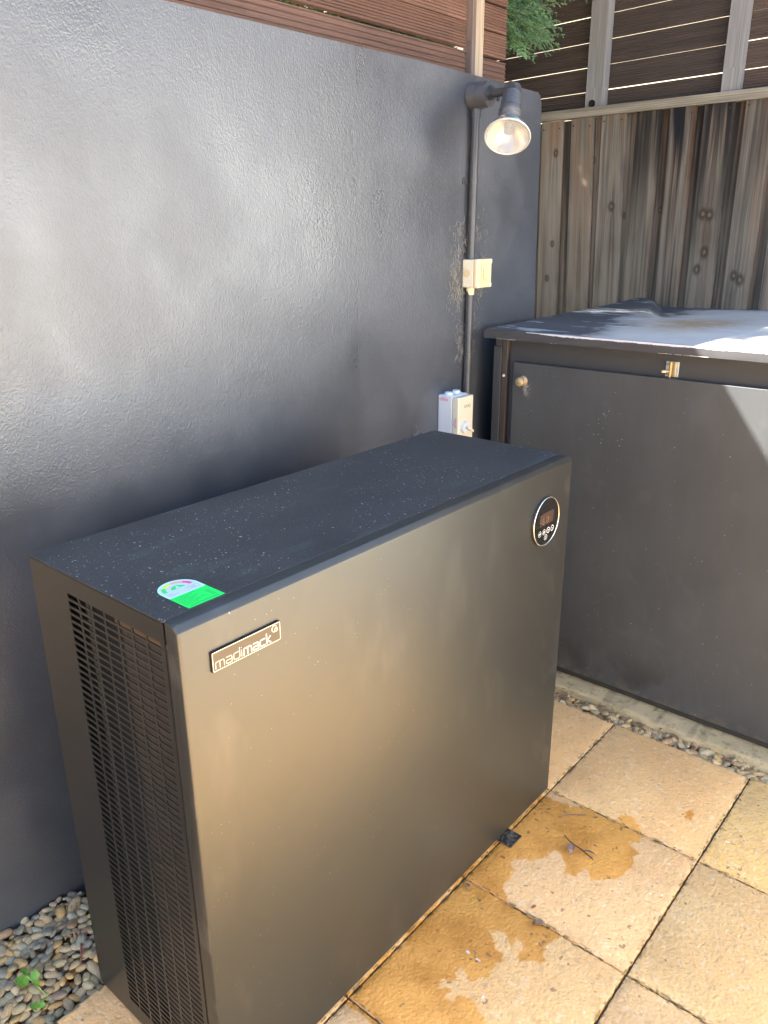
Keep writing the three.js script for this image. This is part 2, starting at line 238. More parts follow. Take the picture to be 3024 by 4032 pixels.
// ------------------------------------------------------------------ the dark rendered wall
{
  const col = tex(1024, 1024, (u, v) => { const x = u * 4, y = v * 2.2; const n = fbm(x * 2.2, y * 2.2, 4), m = fbm(x * 40, y * 40, 3); const q = 0.85 + 0.3 * (n - 0.5) + 0.2 * (m - 0.5); const d2 = 1 + 0.5 * sst(0.62, 0.8, fbm(x * 1.6 + 3, y * 3.5, 4)) * 0.5; return [0.048 * q * d2, 0.056 * q * d2, 0.070 * q * d2]; });
  const bump = tex(1024, 1024, (u, v) => { const x = u * 0.8, y = v * 0.8; const wx = x + 0.004 * fbm(x * 120, y * 120, 2); return 0.34 * fbm(wx * 230, y * 180, 2) + 0.46 * vn(x * 520, y * 430) + 0.2 * fbm(x * 60 + 3, y * 26, 3); }, false);
  const rgh = tex(512, 512, (u, v) => { const x = u * 4, y = v * 2.2; return mix(0.27, 0.47, sst(0.3, 0.7, 0.7 * fbm(x * 3.5 + 4, y * 2.6, 5) + 0.3 * fbm(x * 13 + 8, y * 8, 3))); }, false);
  const w = thing('rendered_wall', 'tall dark charcoal textured rendered wall behind the black machine', 'wall');
  // front face as a gently uneven sheet, the rest a prism behind it
  const top = (x) => 1.849 - 0.012 * sst(0.2, 1.0, x), NX = 150, NY = 70, X0 = -4.5;
  const pos = [], idx = [];
  const endX = (y) => y > 1.831 ? mix(0.868, 0.848, (y - 1.831) / 0.008) : 0.868 + (1.831 - y) * 0.0375;
  for (let j = 0; j <= NY; j++) for (let i = 0; i <= NX; i++) {
    const y0 = mix(-0.07, 1.839, j / NY), e = endX(y0), x = mix(X0, e, i / NX), y = j === NY ? top(x) - 0.003 : mix(-0.07, top(x) - 0.003, j / NY);
    const edge = Math.min(1, (NX - i) / 3, (NY - j) / 3);
    pos.push(x, y, wallZ(x) + edge * 0.0026 * (fbm(x * 5, y * 5 + 2, 4) - 0.5) + edge * 0.0007 * (fbm(x * 14, y * 2.5 + 6, 3) - 0.5) + edge * 0.004 * (fbm(x * 1.6 + 9, y * 1.3, 2) - 0.5));
  }
  for (let j = 0; j < NY; j++) for (let i = 0; i < NX; i++) { const a = j * (NX + 1) + i; idx.push(a, a + 1, a + NX + 2, a, a + NX + 2, a + NX + 1); }
  const nf = pos.length / 3;                                                    // skirt of the sheet back to the prism
  const g = new THREE.BufferGeometry(); g.setAttribute('position', new THREE.Float32BufferAttribute(pos, 3)); g.setIndex(idx); g.computeVertexNormals();
  const s = new THREE.Shape(); s.moveTo(X0, -0.07); s.lineTo(endX(-0.07) - 0.001, -0.07); s.lineTo(0.867, 1.83); s.lineTo(0.845, 1.835); s.lineTo(0.2, 1.847); s.lineTo(X0, 1.847); s.closePath();
  const b = new THREE.ExtrudeGeometry(s, { depth: 0.3, bevelEnabled: true, bevelSize: 0.003, bevelThickness: 0.003, bevelSegments: 2, bevelOffset: -0.003 });
  b.translate(0, 0, -0.306); b.applyMatrix4(new THREE.Matrix4().set(1, 0, 0, 0, 0, 1, 0, 0, 0.0168, 0, 1, -0.6507, 0, 0, 0, 1)); b.computeVertexNormals();
  const m = mat({ map: rep(col, 4, 2.2), roughness: 1, roughnessMap: rep(rgh, 4, 2.2), bumpMap: rep(bump, 0.8, 0.8), bumpScale: 0.00075, ior: 2.02 });
  part(w, 'render_face', boxUV(g), m); part(w, 'wall_core', boxUV(b), m);
}

// ------------------------------------------------------------------ timber: decking profile, grain
const grain = tex(1024, 256, (u, v) => { const x = u * 2, y = v * 0.1; const g1 = fbm(x * 3, y * 260, 4), g2 = fbm(x * 14, y * 900, 2), m = fbm(x * 5 + 3, y * 20, 3); const q = 0.62 + 0.75 * (g1 - 0.3) + 0.3 * (g2 - 0.5) + 0.35 * (m - 0.5); return [q, q, q]; });
function deckBoard(len, h, th, grooves = 10, gd = 0.0022) {                     // along +x from 0, reeded face towards +z, y 0 .. h
  const s = new THREE.Shape(); s.moveTo(0, 0); s.lineTo(0, h); const e = 0.003;
  s.lineTo(th - 0.002, h); s.lineTo(th, h - 0.002);
  const p = (h - 2 * e) / grooves;
  for (let i = grooves - 1; i >= 0; i--) { const y = e + i * p; s.lineTo(th, y + p * 0.92); s.lineTo(th - gd, y + p * 0.75); s.lineTo(th - gd, y + p * 0.25); s.lineTo(th, y + p * 0.08); }
  s.lineTo(th, 0.002); s.lineTo(th - 0.002, 0); s.closePath();
  const g = new THREE.ExtrudeGeometry(s, { depth: len, bevelEnabled: false }); g.rotateY(Math.PI / 2); g.scale(1, 1, -1);
  // after the turn: x = depth, z = -shapeX mirrored
  const idx = g.index; const p2 = g.attributes.position; for (let i = 0; i < p2.count; i += 3) { for (const a of ['position', 'normal', 'uv']) { const t = g.attributes[a], n = t.itemSize; for (let k = 0; k < n; k++) { const q = t.array[(i + 1) * n + k]; t.array[(i + 1) * n + k] = t.array[(i + 2) * n + k]; t.array[(i + 2) * n + k] = q; } } }
  g.computeVertexNormals(); return g;
}
const merbau = (k) => mat({ color: [[0.185, 0.095, 0.062], [0.165, 0.084, 0.056], [0.205, 0.107, 0.07]][k % 3], map: rep(grain, 2, 0.1), roughness: 0.7, bumpMap: rep(grain, 2, 0.1), bumpScale: 0.0008 });
const darkDeck = (k) => mat({ color: [[0.088, 0.064, 0.052], [0.074, 0.056, 0.048], [0.10, 0.070, 0.056]][k % 3], map: rep(grain, 2, 0.1), roughness: 0.75, bumpMap: rep(grain, 2, 0.1), bumpScale: 0.0008 });
{
  const scr = thing('timber_screen', 'reddish brown ribbed timber screen standing above the dark wall', 'screen');
  const ms = [0, 1, 2].map(merbau), zp = (x) => wallZ(x) - 0.25;
  const rows = [[1.846, 0.125], [1.980, 0.07], [2.0555, 0.0745], [2.137, 0.075], [2.2185, 0.075], [2.30, 0.075], [2.382, 0.03]];
  rows.forEach(([y, h], i) => {
    for (const [xa, xb] of [[-4.4, -1.62], [-1.618, 0.776], [0.846, 1.036]]) {
      const g = boxUV(deckBoard(xb - xa, h, 0.019, 8, 0.0036), rr(0, 5), rr(0, 1)); const o = part(scr, 'board', g, ms[(i + (xb > 0.8 ? 1 : 0)) % 3], [xa, y, zp((xa + xb) / 2) - 0.019], [0, -0.0168, rr(-0.0008, 0.0008)]); o.userData.gone = undefined; delete o.userData.gone;
    }
  });
  const pine = mat({ color: [0.50, 0.38, 0.25], map: rep(grain, 2, 0.1), roughness: 0.6 }), stained = mat({ color: [0.20, 0.145, 0.115], map: rep(grain, 2, 0.1), roughness: 0.7 });
  part(scr, 'post', boxUV(rbox(0.7785, 0.7985, 1.846, 2.41, zp(0.8) - 0.02, zp(0.8) + 0.04, 0.0015), 0, 0, true), stained);
  const p2 = part(scr, 'post', boxUV(rbox(0.799, 0.8445, 1.846, 2.41, zp(0.8) - 0.02, zp(0.8) + 0.0385, 0.0015), 0.4, 0.03, true), pine); p2.userData.label = 'pale pine face of the screen post';
}

// ------------------------------------------------------------------ fences on the right
const palAtlas = (() => {
  const N = 16, W = 2048, H = 1400;                                             // 16 boards side by side, 0 .. 1.95 m high
  const prm = []; for (let k = 0; k < N; k++) prm.push({ tone: rnd(), warm: rnd(), dark: rnd(), knots: [], cath: rnd() < 0.45 ? [rr(0.3, 0.7), rr(0.55, 0.85)] : null });
  const kn = [[0, 0.62, 0.5], [0, 0.70, 0.7], [0, 0.9, 0.72], [5, 0.76, 0.3], [4, 0.78, 0.6], [7, 0.77, 0.5], [10, 0.76, 0.35], [10, 0.758, 0.6], [10, 0.685, 0.55], [10, 0.65, 0.35], [12, 0.64, 0.35], [12, 0.632, 0.6], [3, 0.88, 0.2]];
  for (const [k, y, x] of kn) prm[k].knots.push([x, y * 1.95, rr(0.006, 0.011)]);
  const dk = [0.0, 0.45, 0.15, 0.35, 0.15, 0.2, 0.8, 0.7, 0.95, 0.9, 0.85, 0.75, 0.45, 0.6, 0.4, 0.5]; dk.forEach((q, i) => prm[i].dark = q);
  const tn = [0.62, 0.25, 0.4, 0.3, 0.55, 0.5, 0.35, 0.3, 0.3, 0.25, 0.5, 0.3, 0.55, 0.3, 0.5, 0.4]; tn.forEach((q, i) => prm[i].tone = q);
  return tex(W, H, (u, v) => {
    const k = Math.min(N - 1, Math.floor(u * N)), q = prm[k], lx = u * N - k, y = v * 1.95, o = k * 13.7;
    let X = lx * 0.105, Y = y, kd = 1e9, kr = 0;
    for (const [kx, ky, r] of q.knots) { const dx = X - kx * 0.105, dy = Y - ky, d = Math.hypot(dx, dy * 0.65); if (d < kd) { kd = d; kr = r; } X += Math.sign(dx || 1) * 0.005 * Math.exp(-(d * d) / 0.0006); }
    if (q.cath) { const dy = Y - q.cath[1] * 1.95; X = Math.abs(X - q.cath[0] * 0.105 + dy * 0.008) + 0.02 * dy; }
    const g1 = fbm(X * 130 + o, Y * 1.6, 5), g2 = fbm(X * 900 + o, Y * 9, 2), band = fbm(X * 34 + o, Y * 0.8 + o, 3), blot = fbm(X * 22 + o, Y * 5 + o, 4);
    const grey = mix3([0.042, 0.035, 0.029], [0.268, 0.230, 0.182], Math.min(1, Math.max(0, q.tone * 0.85 + 0.95 * (g1 - 0.5) + 0.35 * (g2 - 0.5) + 0.75 * (band - 0.5) + 0.55 * (blot - 0.5) + 0.10 - 0.18 * sst(1.2, 1.9, y) * q.dark)));
    const topS = sst(1.25, 1.9, y), warmT = sst(0.45, 0.75, fbm(X * 45 + o + 4, Y * 1.5, 3)) * (0.25 + 0.6 * topS);
    let c = mix3(grey, [0.21, 0.115, 0.06], warmT * 0.85);
    const streak = sst(0.50 - 0.2 * q.dark * topS, 0.72 - 0.2 * q.dark * topS, fbm(X * 48 + o * 2, Y * 1.3 + o, 4)) * q.dark * (0.2 + 1.15 * topS);
    c = mix3(c, [0.018, 0.015, 0.014], streak * 0.95);
    c = mix3(c, [0.12, 0.13, 0.08], sst(0.6, 0.8, fbm(lx * 5 + o, y * 6, 3)) * 0.25);
    { const st = q.dark * topS * sst(0.36, 0.62, fbm(X * 30 + o, Y * 2.2 + 5, 4)) * 0.72; c = [c[0] * (1 - st), c[1] * (1 - st * 1.06), c[2] * (1 - st * 1.1)]; }
    if (kd < kr * 2.2) { const t = kd / kr; c = mix3(c, t < 0.55 ? [0.17, 0.085, 0.035] : [0.02, 0.015, 0.011], (1 - sst(0.8, 2.2, t)) * 0.8 * (0.6 + 0.6 * fbm(lx * 60, y * 40 + o, 2))); }
    return c;
  }, true, THREE.ClampToEdgeWrapping);
})();
{
  const pf = thing('paling_fence', 'weathered grey brown vertical paling fence behind the dark cabinet', 'fence');
  const woodBump = rep(grain, 0.1, 2);
  const pm = mat({ map: palAtlas, roughness: 0.85 });
  const yaw = Math.atan(0.1), L = Math.sqrt(1.01);
  pf.position.set(fenceX(0), 0, 0); pf.rotation.y = -yaw; // local +z runs along the fence, local -x faces the yard
  // front palings: measured left and right edges at the top and at the lid
  const fr = [[-1.232, -1.122, -1.208, -1.099], [-1.074, -0.966, -1.046, -0.93], [-0.922, -0.812, -0.898, -0.778], [-0.758, -0.652, -0.749, -0.642], [-0.610, -0.504, -0.594, -0.498], [-0.467, -0.353, -0.458, -0.35], [-0.308, -0.205, -0.302, -0.199], [-0.158, -0.052, -0.154, -0.047], [-0.005, 0.098, -0.002, 0.1], [0.145, 0.25, 0.148, 0.252], [0.295, 0.4, 0.298, 0.402], [0.445, 0.55, 0.448, 0.552]];
  for (let z = 0.6; z < 1.2; z += 0.152) fr.push([z, z + 0.106, z, z + 0.106]);
  for (let z = -1.386; z > -2.2; z -= 0.152) fr.push([z, z + 0.106, z, z + 0.106]);
  const quad = (x0, x1, a0, a1, b0, b1, k, nails) => {                        // paling with edges leaning a little: a at the top (y 1.885), b at y 1.125
    const lean = (t0, t1, y) => t1 + (t0 - t1) * (y - 1.125) / 0.76;
    const g = rbox(x0, x1, 0, 1, 0, 1, 0.0001, 1); const g2 = new THREE.BoxGeometry(x1 - x0, 1, 1, 1, 6, 1); g2.translate((x0 + x1) / 2, 0.5, 0.5);
    const p = g2.attributes.position, n = p.count, uv = new Float32Array(n * 2);
    for (let i = 0; i < n; i++) { const y = 0.02 + p.getY(i) * 1.866, t = p.getZ(i), za = lean(a0, b0, y), zb = lean(a1, b1, y); uv[2 * i] = ((k % 16) + 0.03 + 0.94 * t) / 16; uv[2 * i + 1] = y / 1.95; p.setXYZ(i, p.getX(i), y, mix(za, zb, t) * L); }
    g2.setAttribute('uv', new THREE.BufferAttribute(uv, 2)); g2.computeVertexNormals();
    const o = part(pf, 'paling', g2, pm);
    if (nails) for (const t of [0.12, 0.88]) part(o, 'nail', aim(cyl(0.0032, 0.0032, 0.004, 8), [-1, 0, 0], [x0 - 0.0005, 1.858 + rr(-0.006, 0.006), mix(a0, a1, t) * L]), nailM);
  };
  const nailM = mat({ color: [0.03, 0.025, 0.022], roughness: 0.6, metalness: 0.4 });
  fr.forEach(([a0, a1, b0, b1], i) => {
    quad(-0.004 + rr(-0.002, 0.002), 0.013, a0, a1, b0, b1, i < 8 ? i * 2 : (i * 5) % 16, a0 > -1.4 && a0 < 0.2);
    const next = fr[i + 1] && i !== 11 && fr[i + 1][0] > a1, nx = next ? fr[i + 1][0] : a1 + 0.046;
    quad(0.024 + rr(-0.001, 0.001), 0.038, a1 - 0.022, nx + 0.022, b1 - 0.022, (next ? fr[i + 1][2] : b1 + 0.046) + 0.022, i < 8 ? i * 2 + 1 : (i * 7 + 3) % 16, false);
  });
  const railM = mat({ color: [0.30, 0.265, 0.20], map: rep(grain, 2, 0.1), roughness: 0.8, bumpMap: rep(grain, 2, 0.1), bumpScale: 0.001 });
  const rail = boxUV(rbox(-0.014, 0.05, 1.885, 1.922, -2.4, 1.3, 0.003), 0, 0.02); { const p = rail.attributes.position, uv = rail.attributes.uv; for (let i = 0; i < p.count; i++) { uv.setXY(i, p.getZ(i), p.getY(i) - 1.885 + p.getX(i)); p.setY(i, p.getY(i) - 0.012 * (p.getZ(i) + 0.7)); } }
  part(pf, 'rail', rail, railM);
  const uf = thing('slatted_fence', 'dark brown horizontal ribbed board fence with bright gaps above the palings', 'fence');
  uf.position.copy(pf.position); uf.rotation.copy(pf.rotation);
  const dm = [0, 1, 2].map(darkDeck); let n = 0;
  for (let y = 1.902; y < 2.72; y += 0.0962) for (const [a, b] of [[-2.6, -0.985], [-0.983, -0.400], [-0.398, 1.3]]) {
    const g = boxUV(deckBoard(b - a, 0.0914, 0.019, 9, 0.003), n * 0.37, n * 0.013); part(uf, 'board', g, dm[n++ % 3], [0.052 + 0.019 + rr(-0.0008, 0.0008), y + (n % 4 === 1 ? 0.001 : 0), a * L], [0, -Math.PI / 2, 0]);
  }
  const gp = tex(256, 1024, (u, v) => { const x = u * 0.1, y = v; const q = 0.7 + 0.7 * (fbm(x * 240, y * 4, 4) - 0.4) + 0.3 * (fbm(x * 700, y * 12, 2) - 0.5) + 0.5 * (fbm(x * 40, y * 2, 2) - 0.5); return mix3([0.08, 0.075, 0.072], [0.26, 0.255, 0.25], q); });
  const gpm = mat({ map: rep(gp, 0.1, 1), roughness: 0.85, bumpMap: rep(gp, 0.1, 1), bumpScale: 0.001 });
  for (const [za, zb] of [[-1.018, -0.934], [-0.418, -0.352], [1.2, 1.29]]) {
    const po = part(uf, 'post', boxUV(rbox(0.006, 0.0505, 1.91, 2.75, za * L, zb * L, 0.002), za * 3, 0), gpm);
    if (za < -1) { const b = part(po, 'bolt', aim(cyl(0.0145, 0.016, 0.008, 20), [-1, 0, 0], [0.004, 1.94, -0.982 * L]), mat({ color: [0.02, 0.02, 0.022], roughness: 0.5, metalness: 0.6 })); part(po, 'nut', aim(cyl(0.008, 0.0085, 0.007, 6), [-1, 0, 0], [-0.003, 1.94, -0.982 * L]), mat({ color: [0.03, 0.03, 0.032], roughness: 0.4, metalness: 0.6 })); }
  }
  // pale rendered house side behind the slats, seen only through their gaps
  const nh = thing('neighbour_wall', 'pale cream sunlit house wall glimpsed through gaps of the slatted fence', 'wall');
  part(nh, 'wall', boxUV(box(4.2, 4.5, -0.07, 4.2, -6, 6)), mat({ color: [0.55, 0.46, 0.33], roughness: 0.9 }));
  part(nh, 'roof', boxUV(box(3.9, 8, 4.2, 4.32, -6.2, 6.2)), mat({ color: [0.2, 0.12, 0.09], roughness: 0.9 }));
}

// ------------------------------------------------------------------ the dark timber cabinet on the right
{
  const cab = thing('storage_cabinet', 'low black painted outdoor cabinet with chalky stained metal lid before the palings', 'cabinet');
  const specks = []; for (let i = 0; i < 120; i++) specks.push([rr(-0.5, 0.6), rr(0.05, 1.04), rr(0.0005, 0.0013), rr(0.25, 0.8)]); for (let i = 0; i < 16; i++) specks.push([-0.2 + rr(-0.07, 0.09), 0.87 + rr(-0.05, 0.06), rr(0.0006, 0.0015), rr(0.5, 1)]);
  const W = 1024, H = 960, sm = new Float32Array(W * H); for (const [z, y, r, k] of specks) { const cx = (z + 0.55) / 1.2 * W, cy = y / 1.1 * H, R = Math.max(0.8, r * W / 1.2); for (let j = cy - R - 1 | 0; j <= cy + R + 1; j++) for (let i = cx - R - 1 | 0; i <= cx + R + 1; i++) if (i >= 0 && j >= 0 && i < W && j < H && Math.hypot(i - cx, j - cy) < R) sm[j * W + i] = k; }
  const doorTex = tex(W, H, (u, v, px, py) => {
    const z = -0.55 + u * 1.2, y = v * 1.1, n = fbm(z * 6, y * 6, 4), m = fbm(z * 50, y * 9, 3); let q = 0.8 + 0.4 * n + 0.15 * m; let c = [0.048 * q, 0.051 * q, 0.053 * q];
    c = mix3(c, [0.11, 0.115, 0.115], sst(0.62, 0.8, fbm(z * 9 + 40, y * 5 + 7, 4)) * 0.12);
    c = mix3(c, [0.02, 0.02, 0.018], sst(0.55, 0.75, fbm(z * 12 + 3, y * 7, 4)) * (1 - sst(0.1, 0.22, y)) * 0.6);
    c = mix3(c, [0.10, 0.085, 0.06], (1 - sst(0.045, 0.075 + 0.03 * fbm(z * 30, 2, 3), y)) * sst(0.4, 0.6, fbm(z * 60, y * 60, 3)) * 0.6);
    { const a = fbm(z * 3.2, y * 2.1 + 9, 3), l = Math.abs(((z * 9 + y * 4 + a * 6) % 1 + 1) % 1 - 0.5); if (l < 0.008 && fbm(z * 7 + 2, y * 7, 3) > 0.56) c = mix3(c, [0.15, 0.15, 0.15], 0.16); }
    c = mix3(c, [0.12, 0.12, 0.115], sst(0.66, 0.82, fbm(z * 16 + y * 5, y * 16 + 30, 4)) * 0.12);
    c = mix3(c, [0.42, 0.42, 0.38], 0.7 * Math.exp(-((z + 0.444) ** 2 / 0.00012 + (y - 0.961) ** 2 / 0.0003)) * sst(0.4, 0.65, fbm(z * 160, y * 160, 3)));
    if (sm[py * W + px]) c = mix3(c, [0.55, 0.53, 0.5], sm[py * W + px]);
    return c;
  }, true, THREE.ClampToEdgeWrapping);
  const door = mat({ map: rep(doorTex, 1.2, 1.1, 0.55 / 1.2, 0), roughness: 0.46 });
  const black = mat({ color: [0.042, 0.044, 0.047], roughness: 0.5 }), bronze = mat({ color: [0.075, 0.062, 0.052], roughness: 0.35, metalness: 0.3 });
  const paintPeel = tex(512, 64, (u, v) => [0.6, 0.6, 0.6]);
  part(cab, 'header', boxUV(rbox(0.562, 0.58, 0.95, 1.118, -0.522, 0.95, 0.001)), black);
  part(cab, 'frame', boxUV(rbox(0.563, 0.58, 0.03, 0.949, -0.522, -0.4, 0.001)), black);
  part(cab, 'plinth', boxUV(rbox(0.556, 0.58, 0.02, 0.075, -0.55, 0.95, 0.002)), mat({ color: [0.030, 0.029, 0.026], roughness: 0.8, bumpMap: rep(concBump, 0.2, 0.2), bumpScale: 0.001 }));
  part(cab, 'corner_channel', boxUV(rbox(0.548, 0.58, 0.02, 1.114, -0.542, -0.5235, 0.0015)), bronze);
  part(cab, 'corner_post', boxUV(rbox(0.543, 0.62, 0.02, 1.083, -0.571, -0.543, 0.0015)), black);
  part(cab, 'corner_block', boxUV(rbox(0.545, 0.6, 1.0835, 1.114, -0.566, -0.543, 0.001)), black);
  part(cab, 'side_panel', boxUV(box(0.621, 1.84, 0.02, 1.112, -0.571, -0.553)), black);
  part(cab, 'side_panel', boxUV(box(0.581, 1.84, 0.02, 1.112, 0.93, 0.95)), black);
  part(cab, 'back_panel', boxUV(box(1.841, 1.86, 0.02, 1.112, -0.57, 0.95)), black);
  for (const y of [0.99, 0.8]) part(cab, 'screw', aim(cyl(0.004, 0.0045, 0.003, 10), [-1, 0, 0], [0.5465, y + 0.002, -0.5335]), mat({ color: y > 0.9 ? [0.75, 0.74, 0.7] : [0.05, 0.05, 0.05], roughness: 0.5 }));
  const d = part(cab, 'door', boxUV(rbox(0.5388, 0.56, 0.047, 1.04, -0.4946, 0.92, 0.0022)), door);
  d.userData.label = 'black cabinet door with scratches and white flecks';
  const kx = 0.5385; const knob = new THREE.LatheGeometry([[0.0005, 0.030], [0.007, 0.0295], [0.0125, 0.027], [0.0145, 0.0225], [0.0135, 0.018], [0.0095, 0.0135], [0.0075, 0.009], [0.0095, 0.005], [0.0145, 0.003], [0.0155, 0.0015], [0.0155, 0]].map(([a, b]) => new THREE.Vector2(a, b)).reverse(), 28);
  const knobTex = tex(128, 128, (u, v) => mix3([0.20, 0.14, 0.07], [0.50, 0.40, 0.24], fbm(u * 9, v * 9, 4)));
  part(d, 'knob', aim(knob, [-1, 0, 0], [kx, 0.985, -0.457]), mat({ map: knobTex, roughness: 0.5, metalness: 0.25 }));
  { // slide bolt on the header, its foot on the door's top edge
    const plate = mat({ color: [0.62, 0.66, 0.66], roughness: 0.3, metalness: 0.6 }), brass = mat({ color: [0.42, 0.31, 0.15], roughness: 0.4, metalness: 0.6 });
    const b = new THREE.Group(); b.name = 'slide_bolt'; cab.add(b); const X = 0.5618;
    part(b, 'back_plate', rbox(X - 0.0022, X, 1.0425, 1.084, -0.0235, 0.0125, 0.0006, 1), plate);
    part(b, 'bolt_housing', merge([rbox(X - 0.009, X - 0.002, 1.043, 1.083, -0.013, -0.004, 0.002), rbox(X - 0.006, X - 0.002, 1.043, 1.083, -0.003, 0.004, 0.001)]), brass);
    part(b, 'bolt_rod', aim(cyl(0.0026, 0.0026, 0.05, 10), [0, 1, 0], [X - 0.0105, 1.06, -0.0075]), brass);
    part(b, 'bolt_handle', merge([aim(cyl(0.002, 0.002, 0.016, 10), [-0.75, 0, -0.66], [X - 0.014, 1.058, -0.014]), aim(cyl(0.004, 0.0042, 0.01, 12), [-0.75, 0, -0.66], [X - 0.021, 1.058, -0.0215])]), mat({ color: [0.66, 0.52, 0.30], roughness: 0.4, metalness: 0.4 }));
    for (const [y, z] of [[1.076, -0.019], [1.05, -0.019], [1.075, 0.0078], [1.05, 0.0078]]) part(b, 'screw', aim(new THREE.TorusGeometry(0.0026, 0.0013, 6, 14).rotateX(Math.PI / 2), [-1, 0, 0], [X - 0.003, y, z]), mat({ color: z > 0 ? [0.75, 0.72, 0.55] : [0.25, 0.25, 0.24], roughness: 0.4, metalness: 0.5 }));
  }
  // lid: thin sheet with a sunken back, a lifted left rear corner and a folded edge
  const zl = (x) => -0.579 - 0.0688 * (x - 0.503), LX0 = 0.4975, LX1 = 1.862, NX = 120, NZ = 140;
  const hgt = (x, z) => { const ridge = -0.27 - (x - 1.0) * 0.405, t = z - ridge; const bx = sst(0.85, 1.65, x); return 1.138 - 0.026 * sst(0.0, 0.055, t) * bx * (1 - 0.75 * sst(0.1, 0.75, t)) + 0.004 * sst(1.5, 1.86, x) * (1 - sst(-0.02, 0.03, t)) + 0.0015 * (fbm(x * 5, z * 5, 2) - 0.5); };
  const lp = [], li = [], lu = []; for (let j = 0; j <= NZ; j++) for (let i = 0; i <= NX; i++) { const x = mix(LX0, LX1, i / NX), z = mix(zl(x), 0.97, Math.pow(j / NZ, 1.4)); lp.push(x, hgt(x, z), z); lu.push(x, z); }
  for (let j = 0; j < NZ; j++) for (let i = 0; i < NX; i++) { const a = j * (NX + 1) + i; li.push(a, a + NX + 1, a + NX + 2, a, a + NX + 2, a + 1); }
  const lg = new THREE.BufferGeometry(); lg.setAttribute('position', new THREE.Float32BufferAttribute(lp, 3)); lg.setAttribute('uv', new THREE.Float32BufferAttribute(lu, 2)); lg.setIndex(li); lg.computeVertexNormals();
  const lidTex = tex(1024, 1024, (u, v) => {                                    // chalked paint: bare patch in the middle, rust in the hollow
    const x = 0.45 + u * 1.45, z = -0.7 + v * 1.7, n = fbm(x * 8, z * 8, 4), f = fbm(x * 60, z * 60, 3), st = fbm(x * 5, z * 60 + 4, 3);
    const edgeF = x - 0.497, left = z - zl(x), t = z - (-0.27 - (x - 1.0) * 0.405);
    let c = [0.052 * (0.8 + 0.4 * n), 0.053 * (0.8 + 0.4 * n), 0.058 * (0.8 + 0.4 * n)];
    const zone = sst(0.15, 0.42, left + 0.55 * (fbm(x * 5, z * 5 + 9, 4) - 0.5) * 0.5 - 0.10 * sst(0.3, 0, edgeF) * 0) * sst(1.84, 1.7, x + 0.1 * (n - 0.5)) * sst(-0.002, 0.02, edgeF);
    const speck = sst(0.25, 0.6, zone * 0.95 + (f - 0.5) * 0.5 + (st - 0.5) * 0.12);
    c = mix3(c, mix3([0.36, 0.345, 0.32], [0.50, 0.475, 0.435], n), zone * speck);
    const rust = Math.exp(-((x - 1.08) ** 2 / 0.07 + (z + 0.14) ** 2 / 0.016)); c = mix3(c, mix3([0.22, 0.15, 0.085], [0.42, 0.31, 0.19], f), Math.min(1, rust * 1.3 * sst(0.25, 0.65, n + 0.15)));
    if (fbm(x * 26 + 5, z * 9 + 2, 3) > 0.70) c = mix3(c, [0.4, 0.43, 0.45], 0.6);
    return c;
  }, true, THREE.ClampToEdgeWrapping);
  const lidM = mat({ map: rep(lidTex, 1.45, 1.7, -0.45 / 1.45, 0.7 / 1.7), roughness: 0.85, side: THREE.DoubleSide });
  const lid = part(cab, 'lid', lg, lidM);
  const fascTex = tex(2048, 64, (u, v) => { const z = -0.65 + u * 1.7, y = v * 0.04; let q = 0.8 + 0.5 * (fbm(z * 20, y * 60, 3) - 0.4); let c = [0.052 * q, 0.051 * q, 0.053 * q]; const w = sst(-0.42, -0.3, z) * 0.0034 + 0.004 * (fbm(z * 55, 2.2, 3) - 0.42) * sst(-0.44, -0.3, z) + 0.0009 * (vn(z * 300, 1) - 0.5); if (y > 0.0245 - Math.max(0, w) && z > -0.43) c = [0.5, 0.53, 0.56]; if (y < 0.0012 + 0.003 * (fbm(z * 40 + 9, 5, 3) - 0.6) && fbm(z * 12, 9, 2) > 0.55) c = [0.5, 0.48, 0.45]; return c; }, true, THREE.ClampToEdgeWrapping);
  const fg = boxUV(box(LX0 - 0.0015, LX0 + 0.0005, 1.1125, 1.1385, -0.579, 0.97)); { const p = fg.attributes.position, uv = fg.attributes.uv; for (let i = 0; i < p.count; i++) uv.setXY(i, (p.getZ(i) + 0.65) / 1.7, (p.getY(i) - 1.1125) / 0.04); }
  part(lid, 'front_lip', fg, mat({ map: fascTex, roughness: 0.5 }));
  const sg = new THREE.BufferGeometry(), sp = [], si = []; for (let i = 0; i <= 40; i++) { const x = mix(LX0, LX1, i / 40), h = hgt(x, zl(x)); sp.push(x, h + 0.0005, zl(x) - 0.001, x, h - 0.025, zl(x) - 0.001, x, h + 0.0005, zl(x) + 0.0005, x, h - 0.025, zl(x) + 0.0005); }
  for (let i = 0; i < 40; i++) { const a = i * 4, b = a + 4; si.push(a, b, a + 1, a + 1, b, b + 1, a + 2, a + 3, b + 2, a + 3, b + 3, b + 2, a, a + 2, b, a + 2, b + 2, b, a + 1, b + 1, a + 3, b + 1, b + 3, a + 3); }
  sg.setAttribute('position', new THREE.Float32BufferAttribute(sp, 3)); sg.setIndex(si); sg.computeVertexNormals();
  part(lid, 'side_lip', boxUV(sg), mat({ color: [0.05, 0.051, 0.055], roughness: 0.5, side: THREE.DoubleSide }));
}

